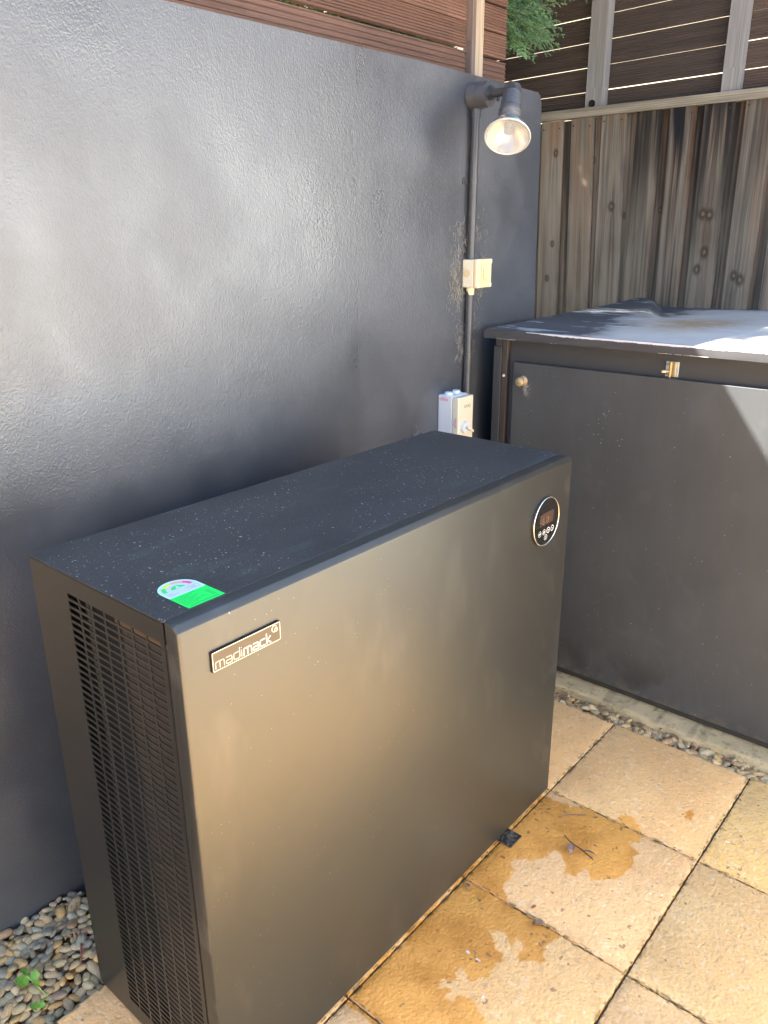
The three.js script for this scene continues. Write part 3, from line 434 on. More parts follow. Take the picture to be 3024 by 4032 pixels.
// ------------------------------------------------------------------ electrical fittings on the wall
const cable = (x) => wallZ(x);
{
  const grey = mat({ color: [0.060, 0.063, 0.070], roughness: 0.42 }), dark = mat({ color: [0.038, 0.040, 0.046], roughness: 0.4 }), rust = mat({ color: [0.22, 0.09, 0.045], roughness: 0.8 });
  const fl = thing('floodlight', 'single grey outdoor reflector floodlight mounted high on the dark wall', 'lamp');
  const X = 0.49, Y = 1.787, Z0 = wallZ(X);
  const dz = [0, 0, 1];
  part(fl, 'mounting_box', merge([aim(cyl(0.0345, 0.036, 0.031, 40), dz, [X, Y, Z0 + 0.0155]), aim(cyl(0.0335, 0.0345, 0.027, 40), dz, [X, Y, Z0 + 0.0448]), aim(cyl(0.0355, 0.0355, 0.003, 40), dz, [X, Y, Z0 + 0.0302])]), grey);
  part(fl, 'arm', merge([aim(cyl(0.0125, 0.0145, 0.008, 24), dz, [X, Y, Z0 + 0.0618]), aim(cyl(0.0165, 0.0165, 0.005, 24), dz, [X, Y, Z0 + 0.0685]), aim(cyl(0.0105, 0.0115, 0.058, 24), dz, [X, Y + 0.001, Z0 + 0.098])]), dark);
  for (const g of [rbox(X - 0.004, X + 0.004, Y + 0.010, Y + 0.022, Z0 + 0.063, Z0 + 0.067, 0.001), rbox(X - 0.004, X + 0.004, Y - 0.021, Y - 0.011, Z0 + 0.084, Z0 + 0.09, 0.001)]) part(fl, 'wing_screw', g, dark);
  const K = [X, Y + 0.001, Z0 + 0.133];
  const kn = merge([aim(cyl(0.0225, 0.0225, 0.024, 32), [1, 0, 0], K), aim(cyl(0.0205, 0.0225, 0.003, 32), [-1, 0, 0], [K[0] - 0.0135, K[1], K[2]])]);
  const kp = part(fl, 'knuckle', kn, dark); part(kp, 'pivot_screw', aim(cyl(0.005, 0.005, 0.003, 14), [-1, 0, 0], [K[0] - 0.0155, K[1] + 0.002, K[2]]), rust);
  for (const [a, b] of [[-0.012, -0.022], [0.018, 0.016]]) part(fl, 'cover_screw', aim(cyl(0.0032, 0.0032, 0.002, 10), dz, [X + a, Y + b, Z0 + 0.0588]), rust);
  // lamp holder and bulb along their common axis
  const ax = new THREE.Vector3(-0.57, -0.765, 0.30).normalize(), at = (t) => [K[0] + ax.x * t, K[1] + ax.y * t, K[2] + ax.z * t];
  const S0 = 0.0175;                                                            // how far the bulb sits out along the axis
  const hp = [[0, -0.004], [0.016, -0.004], [0.022, 0.014]]; for (let i = 0; i < 6; i++) { const t = 0.018 + i * 0.0088, r = 0.0258 + i * 0.0006; hp.push([r, t], [r, t + 0.0056], [r - 0.002, t + 0.0062], [r - 0.002, t + 0.0084]); } hp.push([0.0298, 0.0715], [0.0315, 0.079], [0.0315, 0.088], [0.028, 0.0895], [0, 0.0895]);
  part(fl, 'lamp_holder', aim(new THREE.LatheGeometry(hp.map(([a, b]) => new THREE.Vector2(a, b)), 40), ax.toArray(), K), grey);
  const bulb = part(fl, 'bulb', aim(new THREE.LatheGeometry([[0.026, 0.070], [0.0285, 0.082], [0.033, 0.094], [0.043, 0.110], [0.053, 0.127], [0.0585, 0.141], [0.0605, 0.147]].map(([a, b]) => new THREE.Vector2(a, b + S0)), 48), ax.toArray(), K), mat({ color: [0.8, 0.8, 0.82], roughness: 0.16, metalness: 0.9, side: THREE.DoubleSide }));
  part(bulb, 'reflector', aim(new THREE.LatheGeometry([[0.0005, 0.092], [0.013, 0.093], [0.026, 0.102], [0.040, 0.117], [0.051, 0.133], [0.0575, 0.147]].map(([a, b]) => new THREE.Vector2(a, b + S0)), 48), ax.toArray(), K), mat({ color: [0.62, 0.62, 0.59], roughness: 0.26, metalness: 1, side: THREE.DoubleSide }));
  part(bulb, 'filament_cap', aim(new THREE.CylinderGeometry(0.0125, 0.0145, 0.022, 8), ax.toArray(), at(0.118 + S0)), mat({ color: [0.55, 0.62, 0.74], roughness: 0.25, metalness: 0.7 }));
  const lensB = tex(512, 512, (u, v) => { const s = 44, y = v * s * 1.1547, row = Math.floor(y), x = u * s + (row & 1) * 0.5; return 1 - 1.7 * Math.hypot(x - Math.floor(x) - 0.5, (y - row - 0.5) * 0.87); }, false);
  const lp = []; for (let i = 0; i <= 16; i++) { const r = 0.0602 * i / 16; lp.push(new THREE.Vector2(Math.max(0.0001, r), S0 + 0.1545 - 0.0065 * (i / 16) ** 2)); }
  const lens = new THREE.LatheGeometry(lp, 64); { const p = lens.attributes.position, uv = lens.attributes.uv; for (let i = 0; i < p.count; i++) uv.setXY(i, p.getX(i) / 0.124 + 0.5, p.getZ(i) / 0.124 + 0.5); }
  part(bulb, 'lens', aim(lens, ax.toArray(), K), new THREE.MeshPhysicalMaterial({ transmission: 0.78, thickness: 0, roughness: 0.16, ior: 1.5, color: 0xffffff, bumpMap: lensB, bumpScale: 0.0016, side: THREE.DoubleSide }));
  part(bulb, 'rim', aim(new THREE.TorusGeometry(0.0602, 0.0024, 10, 64).rotateX(Math.PI / 2), ax.toArray(), at(0.1475 + S0)), mat({ color: [0.5, 0.51, 0.5], roughness: 0.2, metalness: 0.2 }));

  // conduit from the lamp down to the switch, and on behind the isolator
  const pipe = mat({ color: [0.045, 0.048, 0.054], roughness: 0.34 });
  const c1 = thing('conduit', 'grey painted conduit pipe between the floodlight and the cream switch', 'pipe');
  const zc = 0.0145;
  part(c1, 'pipe', tube([[0.489, 1.755, Z0 + zc], [0.487, 1.6, Z0 + zc], [0.484, 1.34, Z0 + zc]], 0.0118, 24, 20), pipe);
  part(c1, 'collar', aim(cyl(0.0142, 0.0142, 0.021, 24), [0, 1, 0], [0.489, 1.742, Z0 + zc]), pipe);
  const sad = (p, y, x) => { part(p, 'saddle_clip', merge([aim(cyl(0.0138, 0.0138, 0.013, 20), [0, 1, 0], [x, y, Z0 + zc]), rbox(x - 0.033, x - 0.012, y - 0.008, y + 0.008, Z0 - 0.001, Z0 + 0.003, 0.001), aim(cyl(0.004, 0.004, 0.003, 12), [0, 0, 1], [x - 0.024, y, Z0 + 0.0042])]), pipe); };
  sad(c1, 1.563, 0.486);
  const c2 = thing('conduit', 'grey painted conduit pipe running from the cream switch down behind the white isolator', 'pipe');
  part(c2, 'pipe', tube([[0.484, 1.25, Z0 + zc], [0.483, 1.1, Z0 + zc], [0.481, 0.9, Z0 + zc], [0.48, 0.3, Z0 + zc]], 0.0118, 24, 20), pipe);
  part(c2, 'coupling', aim(cyl(0.0138, 0.0138, 0.022, 20), [0, 1, 0], [0.483, 1.05, Z0 + zc]), pipe);

  const cream = mat({ color: [0.60, 0.50, 0.30], roughness: 0.4 }), cream2 = mat({ color: [0.66, 0.62, 0.48], roughness: 0.4 });
  const sw = thing('switch_box', 'cream weatherproof light switch box on the conduit halfway up the wall', 'switch');
  part(sw, 'housing', rbox(0.462, 0.541, 1.262, 1.343, Z0 - 0.001, Z0 + 0.040, 0.004, 3), cream2);
  part(sw, 'knockout', aim(new THREE.CylinderGeometry(0.0115, 0.0115, 0.002, 24), [-1, 0, 0], [0.4615, 1.303, Z0 + 0.017]), cream);
  part(sw, 'cover', rbox(0.4605, 0.5425, 1.2605, 1.3445, Z0 + 0.0405, Z0 + 0.053, 0.004, 3), cream);
  const rk = part(sw, 'rocker_surround', rbox(0.484, 0.516, 1.281, 1.326, Z0 + 0.053, Z0 + 0.057, 0.0018), cream); part(rk, 'rocker', rbox(0.489, 0.511, 1.287, 1.319, Z0 + 0.057, Z0 + 0.063, 0.002), cream);
  for (const [a, b] of [[0.468, 1.268], [0.535, 1.268], [0.468, 1.337], [0.535, 1.337]]) part(sw, 'corner_lug', rbox(a - 0.006, a + 0.006, b - 0.006, b + 0.006, Z0 + 0.053, Z0 + 0.0546, 0.0007), cream2);
  part(sw, 'gland', merge([aim(cyl(0.0125, 0.0115, 0.022, 20), [0, 1, 0], [0.484, 1.2505, Z0 + zc + 0.001])]), mat({ color: [0.72, 0.60, 0.36], roughness: 0.5 }));

  // isolator, partly hidden by the machine
  const iso = thing('isolator_switch', 'white rotary isolator switch box low on the wall above the black machine', 'switch');
  const wht = mat({ color: [0.56, 0.61, 0.66], roughness: 0.35 }), wht2 = mat({ color: [0.63, 0.59, 0.46], roughness: 0.35 });
  const IX0 = 0.352, IX1 = 0.4335, IZ = wallZ(0.4), IY1 = 0.948, IY0 = 0.783;
  part(iso, 'base', rbox(IX0, IX1, IY0, IY1, IZ - 0.001, IZ + 0.051, 0.003, 2), wht);
  const cv = part(iso, 'cover', rbox(IX0 + 0.0005, IX1 - 0.0005, IY0 + 0.001, IY1 - 0.003, IZ + 0.0515, IZ + 0.076, 0.004, 2), wht2);
  for (const z of [IZ + 0.024, IZ + 0.026]) part(iso, 'plug', merge([aim(cyl(0.0135, 0.0145, 0.0045, 24), [0, 1, 0], [z === IZ + 0.024 ? IX0 + 0.0205 : IX1 - 0.0215, IY1 + 0.002, IZ + 0.024]), aim(cyl(0.0115, 0.0125, 0.004, 24), [0, 1, 0], [z === IZ + 0.024 ? IX0 + 0.0205 : IX1 - 0.0215, IY1 + 0.006, IZ + 0.024])]), wht);
  const printed = canvasTex(256, 128, (c, w, h) => { c.fillStyle = '#c4ccd4'; c.fillRect(0, 0, w, h); c.fillStyle = '#c93a56'; for (let j = 0; j < 7; j++) for (let x = 14 + (j < 2 ? 60 : 0); x < (j < 2 ? 180 : 244);) { const k = 6 + hash(j, x) * 22; c.fillRect(x, 12 + j * 16, k, 9); x += k + 5; } });
  part(iso, 'warning_label', new THREE.PlaneGeometry(0.034, 0.013).rotateY(-Math.PI / 2), mat({ map: printed, roughness: 0.5 }), [IX0 - 0.0006, IY1 - 0.011, IZ + 0.020]);
  part(iso, 'warning_label', new THREE.PlaneGeometry(0.034, 0.012).rotateZ(Math.PI / 2).rotateY(-Math.PI / 2), mat({ map: printed, roughness: 0.5 }), [IX0 - 0.0003, IY1 - 0.082, IZ + 0.064]);
  const logo = canvasTex(256, 96, (c, w, h) => { c.fillStyle = '#d0cab4'; c.fillRect(0, 0, w, h); c.fillStyle = '#7c7c74'; c.font = 'bold 74px sans-serif'; c.textAlign = 'center'; c.textBaseline = 'middle'; c.translate(w / 2, h / 2); c.scale(1.25, 1); c.fillText('EKRJ', 0, 4); });
  part(cv, 'brand_print', new THREE.PlaneGeometry(0.044, 0.0165), mat({ map: logo, roughness: 0.4 }), [0.3985, IY1 - 0.032, IZ + 0.0767]);
  const kz = IZ + 0.076; const dial = part(iso, 'dial', aim(cyl(0.017, 0.019, 0.008, 40), [0, 0, 1], [0.384, IY1 - 0.098, kz + 0.005]), wht);
  part(dial, 'handle', rbox(-0.006, 0.029, -0.0035, 0.0035, 0, 0.011, 0.0015), wht2, [0.384, IY1 - 0.098, kz + 0.0102], [0, 0, -0.5]);
}

// ------------------------------------------------------------------ the black heat pump
{
  const W = 1.0805, D = 0.3978, H = 0.94, YB = 0.02, SE = -0.0322;
  const hp = thing('heat_pump', 'large black pool heat pump cabinet standing on the pavers before the wall', 'heat pump');
  const peel = tex(512, 512, (u, v) => 0.6 * fbm(u * 128, v * 128, 3) + 0.4 * fbm(u * 300, v * 300, 2), false);
  const coatTex = tex(1024, 1024, (u, v) => { const x = u * 1.1, y = v; const n = fbm(x * 5, y * 5, 4), sm = sst(0.62, 0.85, fbm(x * 11 + 7, y * 4, 4)); let q = 0.94 + 0.1 * n; let c = [0.092 * q, 0.092 * q, 0.083 * q]; const rt = sst(0.80, 0.98, u) + sst(0.93, 1, u); c = mix3(c, [0.20, 0.195, 0.185], sst(0.56, 0.76, fbm(x * 26 + y * 8, y * 15, 4)) * 0.25 * rt); const fk = vn(x * 520, y * 520) > 0.985 && fbm(x * 9, y * 9 + 30, 2) > 0.52; if (fk) c = [0.36, 0.35, 0.33]; return mix3(c, [0.16, 0.155, 0.145], sm * 0.3); });
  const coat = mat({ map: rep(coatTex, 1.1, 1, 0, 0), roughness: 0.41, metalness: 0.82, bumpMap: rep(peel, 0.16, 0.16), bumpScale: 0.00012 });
  const shadedCoat = mat({ color: [0.072, 0.071, 0.066], roughness: 0.37, metalness: 0.8, bumpMap: rep(peel, 0.16, 0.16), bumpScale: 0.00012 });  // same powdercoat as the front, with the shade put into a darker colour
  // top sheet with dust flecks lying on it
  const TW = 2048, TH = 768, fl = new Float32Array(TW * TH);
  for (let i = 0; i < 4200; i++) { const cx = rnd() * TW, cy = rnd() * TH; if (fbm(cx / 190, cy / 190, 3) < 0.40 + 0.16 * rnd()) continue; const r = Math.pow(rnd(), 3.4) * 2.6 + 0.85, a = rr(0, 3.14), e = rr(0.35, 1), k = rr(0.25, 1); for (let y = cy - 4 | 0; y < cy + 4; y++) for (let x = cx - 4 | 0; x < cx + 4; x++) if (x >= 0 && y >= 0 && x < TW && y < TH) { const dx = (x - cx) * Math.cos(a) + (y - cy) * Math.sin(a), dy = (y - cy) * Math.cos(a) - (x - cx) * Math.sin(a); if (Math.hypot(dx, dy / e) < r) fl[y * TW + x] = Math.max(fl[y * TW + x], k); } }
  const topTex = tex(TW, TH, (u, v, px, py) => { const x = u * W, z = v * D, n = fbm(x * 9, z * 9, 4), f = vn(x * 900, z * 900), s = sst(0.66, 0.8, fbm(x * 7 + 4, z * 22, 4)); let q = 0.78 + 0.5 * n; let c = [0.055 * q, 0.052 * q, 0.050 * q]; c = mix3(c, [0.12, 0.16, 0.165], (f > 0.72 ? 0.4 : 0.0) + s * 0.18); const k = fl[py * TW + px]; return k ? mix3(c, [0.66, 0.65, 0.62], k) : c; });
  const topM = mat({ map: rep(topTex, W, D, 0, 0), roughness: 0.55, metalness: 0.5, bumpMap: rep(peel, 0.16, 0.16), bumpScale: 0.00015 });
  const top = part(hp, 'top_panel', boxUV(rbox(-W, 0, H - 0.0042, H, -D, SE - 0.0008, 0.002, 3)), topM);
  // front cover: folded sheet with a rounded top edge
  const s = new THREE.Shape(), R = 0.015, B = 0.006; s.moveTo(0.0 + 0, YB + B); s.lineTo(0, H - R); s.absarc(-R, H - R, R, 0, Math.PI / 2); s.lineTo(SE + 0.0008, H); s.lineTo(SE + 0.0008, YB + B); s.closePath();
  let g = new THREE.ExtrudeGeometry(s, { depth: W - 2 * B, bevelEnabled: true, bevelSize: B, bevelThickness: B, bevelOffset: -B, bevelSegments: 4, curveSegments: 10 }); g.rotateY(-Math.PI / 2); // shape x -> z
  g.computeBoundingBox(); { const b = g.boundingBox; g.translate(-b.max.x, H - b.max.y, -b.max.z); }
  g = boxUV(toCreasedNormals(g, 0.6)); const front = part(hp, 'front_panel', g, coat);
  // left side with its field of louvre slots
  const side = new THREE.Shape(); side.moveTo(-D + 0.001, YB); side.lineTo(SE - 0.001, YB); side.lineTo(SE - 0.001, H - 0.0046); side.lineTo(-D + 0.001, H - 0.0046); side.closePath();
  const zs = [[-0.2865, -0.2555], [-0.2515, -0.2205], [-0.2160, -0.1845], [-0.1800, -0.1495], [-0.1445, -0.1140], [-0.1090, -0.0785], [-0.0740, -0.0430]];
  for (let r = 0; r < 68; r++) for (const [a, b] of zs) { const y1 = 0.905 - r * 0.01248, y0 = y1 - 0.0082, q = 0.0022, h = new THREE.Path(); h.moveTo(a, y0 + q); h.lineTo(a, y1); h.lineTo(b - q, y1); h.lineTo(b, y1 - q); h.lineTo(b, y0); h.lineTo(a + q, y0); h.closePath(); side.holes.push(h); }
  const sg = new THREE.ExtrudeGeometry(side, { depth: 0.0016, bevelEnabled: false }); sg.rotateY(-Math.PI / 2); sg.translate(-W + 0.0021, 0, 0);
  part(hp, 'side_grille', boxUV(sg), shadedCoat);
  part(hp, 'side_panel', boxUV(rbox(-0.0025, -0.0005, YB, H - 0.0046, -D + 0.001, SE - 0.001, 0.0005, 1)), shadedCoat);
  part(hp, 'back_panel', boxUV(rbox(-W + 0.004, -0.003, YB, H - 0.0046, -D + 0.0005, -D + 0.003, 0.0005, 1)), shadedCoat);
  part(hp, 'base_tray', boxUV(rbox(-W + 0.004, -0.003, YB, YB + 0.012, -D + 0.004, SE - 0.002, 0.001, 1)), shadedCoat);
  const finTex = tex(256, 512, (u, v) => { const n = fbm(u * 16, v * 30, 4), st = fbm(u * 60, v * 3, 2); return mix3([0.028, 0.021, 0.017], [0.105, 0.080, 0.063], n * 0.7 + st * 0.3); });
  part(hp, 'coil', boxUV(box(-W + 0.026, -W + 0.06, YB + 0.013, 0.878, -0.183, -0.052)), mat({ map: rep(finTex, 0.14, 0.5), roughness: 0.8 }));
  const tubes = []; for (let k = 0; k < 22; k++) tubes.push(aim(new THREE.TorusGeometry(0.009, 0.0035, 6, 14, Math.PI), [0, 0, -1], [-W + 0.03, 0.06 + k * 0.038, -0.049])); part(hp, 'coil_bend', merge(tubes), mat({ color: [0.25, 0.12, 0.06], roughness: 0.5, metalness: 0.6 }));
  part(hp, 'coil_frame', boxUV(box(-W + 0.02, -W + 0.065, 0.879, 0.886, -0.19, -0.05)), mat({ color: [0.16, 0.10, 0.055], roughness: 0.7 }));
  part(hp, 'partition', boxUV(box(-W + 0.05, -W + 0.052, YB + 0.013, 0.9, -D + 0.004, -0.19)), mat({ color: [0.014, 0.014, 0.015], roughness: 0.9 }));  // black sheet standing in for the shaded void behind the left slots
  part(hp, 'cable', tube([[-W + 0.02, 0.9, -0.265], [-W + 0.024, 0.6, -0.268], [-W + 0.022, 0.3, -0.262], [-W + 0.024, 0.05, -0.268]], 0.0035, 20, 6), mat({ color: [0.03, 0.03, 0.032], roughness: 0.5 }));
  // fixing lug at the foot
  { const l = new THREE.Shape(); l.moveTo(-0.0255, -0.03); l.lineTo(0.0255, -0.03); l.lineTo(0.0245, 0.032); l.lineTo(-0.0245, 0.032); l.closePath(); const h = new THREE.Path(); h.absarc(0.003, 0.012, 0.006, 0, 6.2832); l.holes.push(h);
    const q = new THREE.ExtrudeGeometry(l, { depth: 0.002, bevelEnabled: true, bevelSize: 0.0006, bevelThickness: 0.0006, bevelSegments: 1, curveSegments: 16 }); q.rotateX(Math.PI / 2);
    const mt = tex(64, 64, (u, v) => mix3([0.016, 0.015, 0.014], [0.11, 0.1, 0.08], sst(0.45, 0.75, fbm(u * 8, v * 8, 4)))); part(hp, 'fixing_lug', boxUV(q), mat({ map: rep(mt, 0.06, 0.06), roughness: 0.55 }), [-0.2065, 0.0065, -0.004], [0.02, 0, 0]);
    for (const x of [-0.95, -0.13]) part(hp, 'foot', boxUV(rbox(x - 0.03, x + 0.03, 0.0005, YB, -0.36, -0.05, 0.003)), mat({ color: [0.02, 0.02, 0.02], roughness: 0.8 })); }
  // badge on the front
  const badge = canvasTex(1000, 240, (c, w, h) => {
    c.fillStyle = '#504e49'; c.fillRect(0, 0, w, h); c.strokeStyle = '#c6c6c2'; c.lineJoin = c.lineCap = 'round'; c.lineWidth = 9; c.beginPath(); c.roundRect(9, 9, w - 18, h - 18, 16); c.stroke();
    let x = 42; const B0 = 206, X = 128, M = (X + B0) / 2, r = 22;
    const m = (wd) => { c.beginPath(); c.moveTo(x, B0); c.lineTo(x, X + r); c.quadraticCurveTo(x, X, x + r, X); c.lineTo(x + wd - r, X); c.quadraticCurveTo(x + wd, X, x + wd, X + r); c.lineTo(x + wd, B0); c.moveTo(x + wd / 2, X + 6); c.lineTo(x + wd / 2, B0); c.stroke(); x += wd + 26; };
    const a = (wd) => { c.beginPath(); c.moveTo(x + 4, X); c.lineTo(x + wd - r, X); c.quadraticCurveTo(x + wd, X, x + wd, X + r); c.lineTo(x + wd, B0); c.lineTo(x + r - 4, B0); c.quadraticCurveTo(x, B0, x, B0 - 18); c.quadraticCurveTo(x, M, x + r - 4, M); c.lineTo(x + wd, M); c.stroke(); x += wd + 26; };
    const d = (wd) => { c.beginPath(); c.moveTo(x + wd, 84); c.lineTo(x + wd, B0 - r); c.quadraticCurveTo(x + wd, B0, x + wd - r, B0); c.lineTo(x + r, B0); c.quadraticCurveTo(x, B0, x, B0 - r); c.lineTo(x, X + r); c.quadraticCurveTo(x, X, x + r, X); c.lineTo(x + wd, X); c.stroke(); x += wd + 26; };
    const i = () => { c.beginPath(); c.moveTo(x, X); c.lineTo(x, B0); c.moveTo(x, 97); c.lineTo(x, 99); c.stroke(); x += 28; };
    const cc = (wd) => { c.beginPath(); c.moveTo(x + wd, X); c.lineTo(x + r, X); c.quadraticCurveTo(x, X, x, X + r); c.lineTo(x, B0 - r); c.quadraticCurveTo(x, B0, x + r, B0); c.lineTo(x + wd, B0); c.stroke(); x += wd + 28; };
    const k = (wd) => { c.beginPath(); c.moveTo(x, 84); c.lineTo(x, B0); c.moveTo(x + wd, X); c.lineTo(x + 6, M); c.lineTo(x + wd, B0); c.stroke(); };
    c.lineWidth = 9; m(118); a(82); d(86); i(); c.lineWidth = 16; x += 4; m(112); a(78); cc(72); k(58);
    c.lineWidth = 9; c.beginPath(); c.arc(905, 66, 38, 0.35, 5.6); c.stroke(); c.beginPath(); c.arc(930, 84, 22, 0, 6.3); c.stroke();
  });
  const badgeBody = part(hp, 'badge', rbox(-1.0345, -0.9085, 0.8545, 0.8855, 0.0005, 0.0055, 0.0008, 1), mat({ color: [0.016, 0.013, 0.012], roughness: 0.5 }));
  part(badgeBody, 'badge_face', new THREE.PlaneGeometry(0.1258, 0.0307), mat({ map: badge, roughness: 0.34, metalness: 0.35 }), [-0.9715, 0.87, 0.0058]);
  // round control panel
  const C = [-0.1165, 0.815]; const ring = part(hp, 'control_panel', aim(cyl(0.0565, 0.0575, 0.005, 72), [0, 0, 1], [C[0], C[1], 0.0030]), mat({ color: [0.018, 0.019, 0.021], roughness: 0.4 }));
  part(ring, 'chrome_ring', new THREE.TorusGeometry(0.0552, 0.0013, 10, 90), mat({ color: [0.75, 0.72, 0.66], roughness: 0.22, metalness: 0.9 }), [C[0], C[1], 0.0056]);
  const face = canvasTex(1024, 1024, (c, w, h) => {
    c.fillStyle = '#121416'; c.fillRect(0, 0, w, h); const S = w / 0.112, px = (x) => (x - C[0]) * S + w / 2, py = (y) => (C[1] - y) * S + h / 2;
    c.fillStyle = '#40322a'; c.fillRect(px(-0.1455), py(0.8365), px(-0.0865) - px(-0.1455), py(0.8085) - py(0.8365));
    c.strokeStyle = '#77624c'; c.lineWidth = 9; const seg = (x, y, n) => { const a = 62, b = 58, q = 8; const L = { a: [0, 0, a, 0], b: [a, 0, a, b], c: [a, b, a, 2 * b], d: [0, 2 * b, a, 2 * b], e: [0, b, 0, 2 * b], f: [0, 0, 0, b], g: [0, b, a, b] }; for (const k of n) { const [x0, y0, x1, y1] = L[k], l = Math.hypot(x1 - x0, y1 - y0); c.beginPath(); c.moveTo(x + x0 + (x1 - x0) * q / l, y + y0 + (y1 - y0) * q / l); c.lineTo(x + x1 - (x1 - x0) * q / l, y + y1 - (y1 - y0) * q / l); c.stroke(); } };
    const sy = py(0.8245); seg(px(-0.1445) - 20, sy, 'g'); seg(px(-0.1335), sy, 'acdefg'); seg(px(-0.1155), sy, 'abcdef');
    c.strokeStyle = '#d9dcde'; c.fillStyle = '#eef0f2'; c.lineWidth = 7; const rr2 = 0.0062 * S;
    const bt = (x, y, f) => { const X = px(x), Y = py(y); c.beginPath(); c.arc(X, Y, rr2, 0, 6.3); c.stroke(); f(X, Y); };
    bt(-0.144, 0.792, (X, Y) => { c.fillRect(X - 30, Y - 6, 26, 26); c.fillRect(X + 4, Y - 16, 26, 26); }); bt(-0.1253, 0.792, (X, Y) => { c.beginPath(); c.arc(X, Y - 16, 13, 0, 6.3); c.arc(X - 15, Y + 11, 14, 0, 6.3); c.arc(X + 15, Y + 11, 14, 0, 6.3); c.fill(); });
    c.lineWidth = 13; bt(-0.107, 0.792, (X, Y) => { c.beginPath(); c.moveTo(X - 22, Y + 12); c.lineTo(X, Y - 14); c.lineTo(X + 22, Y + 12); c.stroke(); }); bt(-0.089, 0.792, (X, Y) => { c.beginPath(); c.moveTo(X - 22, Y - 12); c.lineTo(X, Y + 14); c.lineTo(X + 22, Y - 12); c.stroke(); });
    c.lineWidth = 8; bt(-0.117, 0.7775, (X, Y) => { c.beginPath(); c.arc(X, Y, 25, -1.0, 4.1); c.moveTo(X, Y - 30); c.lineTo(X, Y); c.stroke(); });
  });
  const fg = new THREE.CircleGeometry(0.0545, 72); { const uv = fg.attributes.uv, p = fg.attributes.position; for (let i = 0; i < p.count; i++) uv.setXY(i, p.getX(i) / 0.112 + 0.5, p.getY(i) / 0.112 + 0.5); }
  part(ring, 'display', fg, mat({ map: face, roughness: 0.22 }), [C[0], C[1], 0.0059]);
  // energy label lying on the top sheet
  const st = canvasTex(640, 980, (c, w, h) => {
    const hw = w / 2, R = hw; c.fillStyle = '#b9f5dd'; c.fillRect(0, 0, w, h); c.fillStyle = '#c3d2f2'; c.beginPath(); c.arc(hw, R, R - 26, Math.PI, 0); c.lineTo(w - 26, 510); c.lineTo(26, 510); c.fill();
    c.lineWidth = 66; const a = (f, t, k) => { c.strokeStyle = k; c.beginPath(); c.arc(hw, R - 6, R - 92, Math.PI * (1 + f), Math.PI * (1 + t)); c.stroke(); }; a(0.0, 0.24, '#3fd66b'); a(0.25, 0.49, '#dff03a'); a(0.5, 0.74, '#f2a68c'); a(0.75, 0.97, '#ef4a7a');
    c.fillStyle = '#3fd66b'; c.beginPath(); c.arc(hw, 300, 118, Math.PI, 0); c.fill(); c.fillStyle = '#dfe9f5'; c.font = 'bold 92px sans-serif'; c.textAlign = 'center'; c.fillText('A', hw, 290);
    c.fillStyle = '#5a6a86'; c.textAlign = 'left'; c.font = '30px sans-serif'; c.fillText('Model:', 60, 400); c.fillText('EliteInverter', 60, 446); c.strokeStyle = '#8090ac'; c.lineWidth = 3; c.strokeRect(390, 350, 200, 100); c.fillText('Max. COP', 412, 388); c.font = 'bold 44px sans-serif'; c.fillText('15.0', 440, 436);
    c.fillStyle = '#00e85e'; c.fillRect(0, 520, w, h - 520); c.strokeStyle = '#8df0b4'; c.lineWidth = 10; c.beginPath(); c.moveTo(0, 520); c.lineTo(w, 520); c.stroke();
    c.fillStyle = '#0a7a3c'; for (let j = 0; j < 9; j++) { for (let x = 40; x < 380 - (j % 3) * 60;) { const k = 14 + hash(j + 3, x) * 50; c.fillRect(x, 560 + j * 36, k, 8); x += k + 9; } if (j > 2) c.fillRect(500, 560 + j * 36, 80, 8); }
    c.font = 'bold 40px sans-serif'; c.fillText('Inverter Pool Heat Pump', 80, 930);
  });
  const ls = new THREE.Shape(), lw = 0.0315; ls.moveTo(-lw, -0.0475); ls.lineTo(lw, -0.0475); ls.lineTo(lw, 0.0165); ls.absarc(0, 0.0165, lw, 0, Math.PI); ls.closePath();
  const lg = new THREE.ShapeGeometry(ls, 40); { const p = lg.attributes.position, uv = lg.attributes.uv; for (let i = 0; i < p.count; i++) uv.setXY(i, (p.getX(i) + lw) / (2 * lw), (p.getY(i) + 0.0475) / 0.0955); } lg.rotateX(-Math.PI / 2);
  part(top, 'energy_label', lg, mat({ map: st, roughness: 0.45 }), [-1.0035, H + 0.0006, -0.0825]);
}

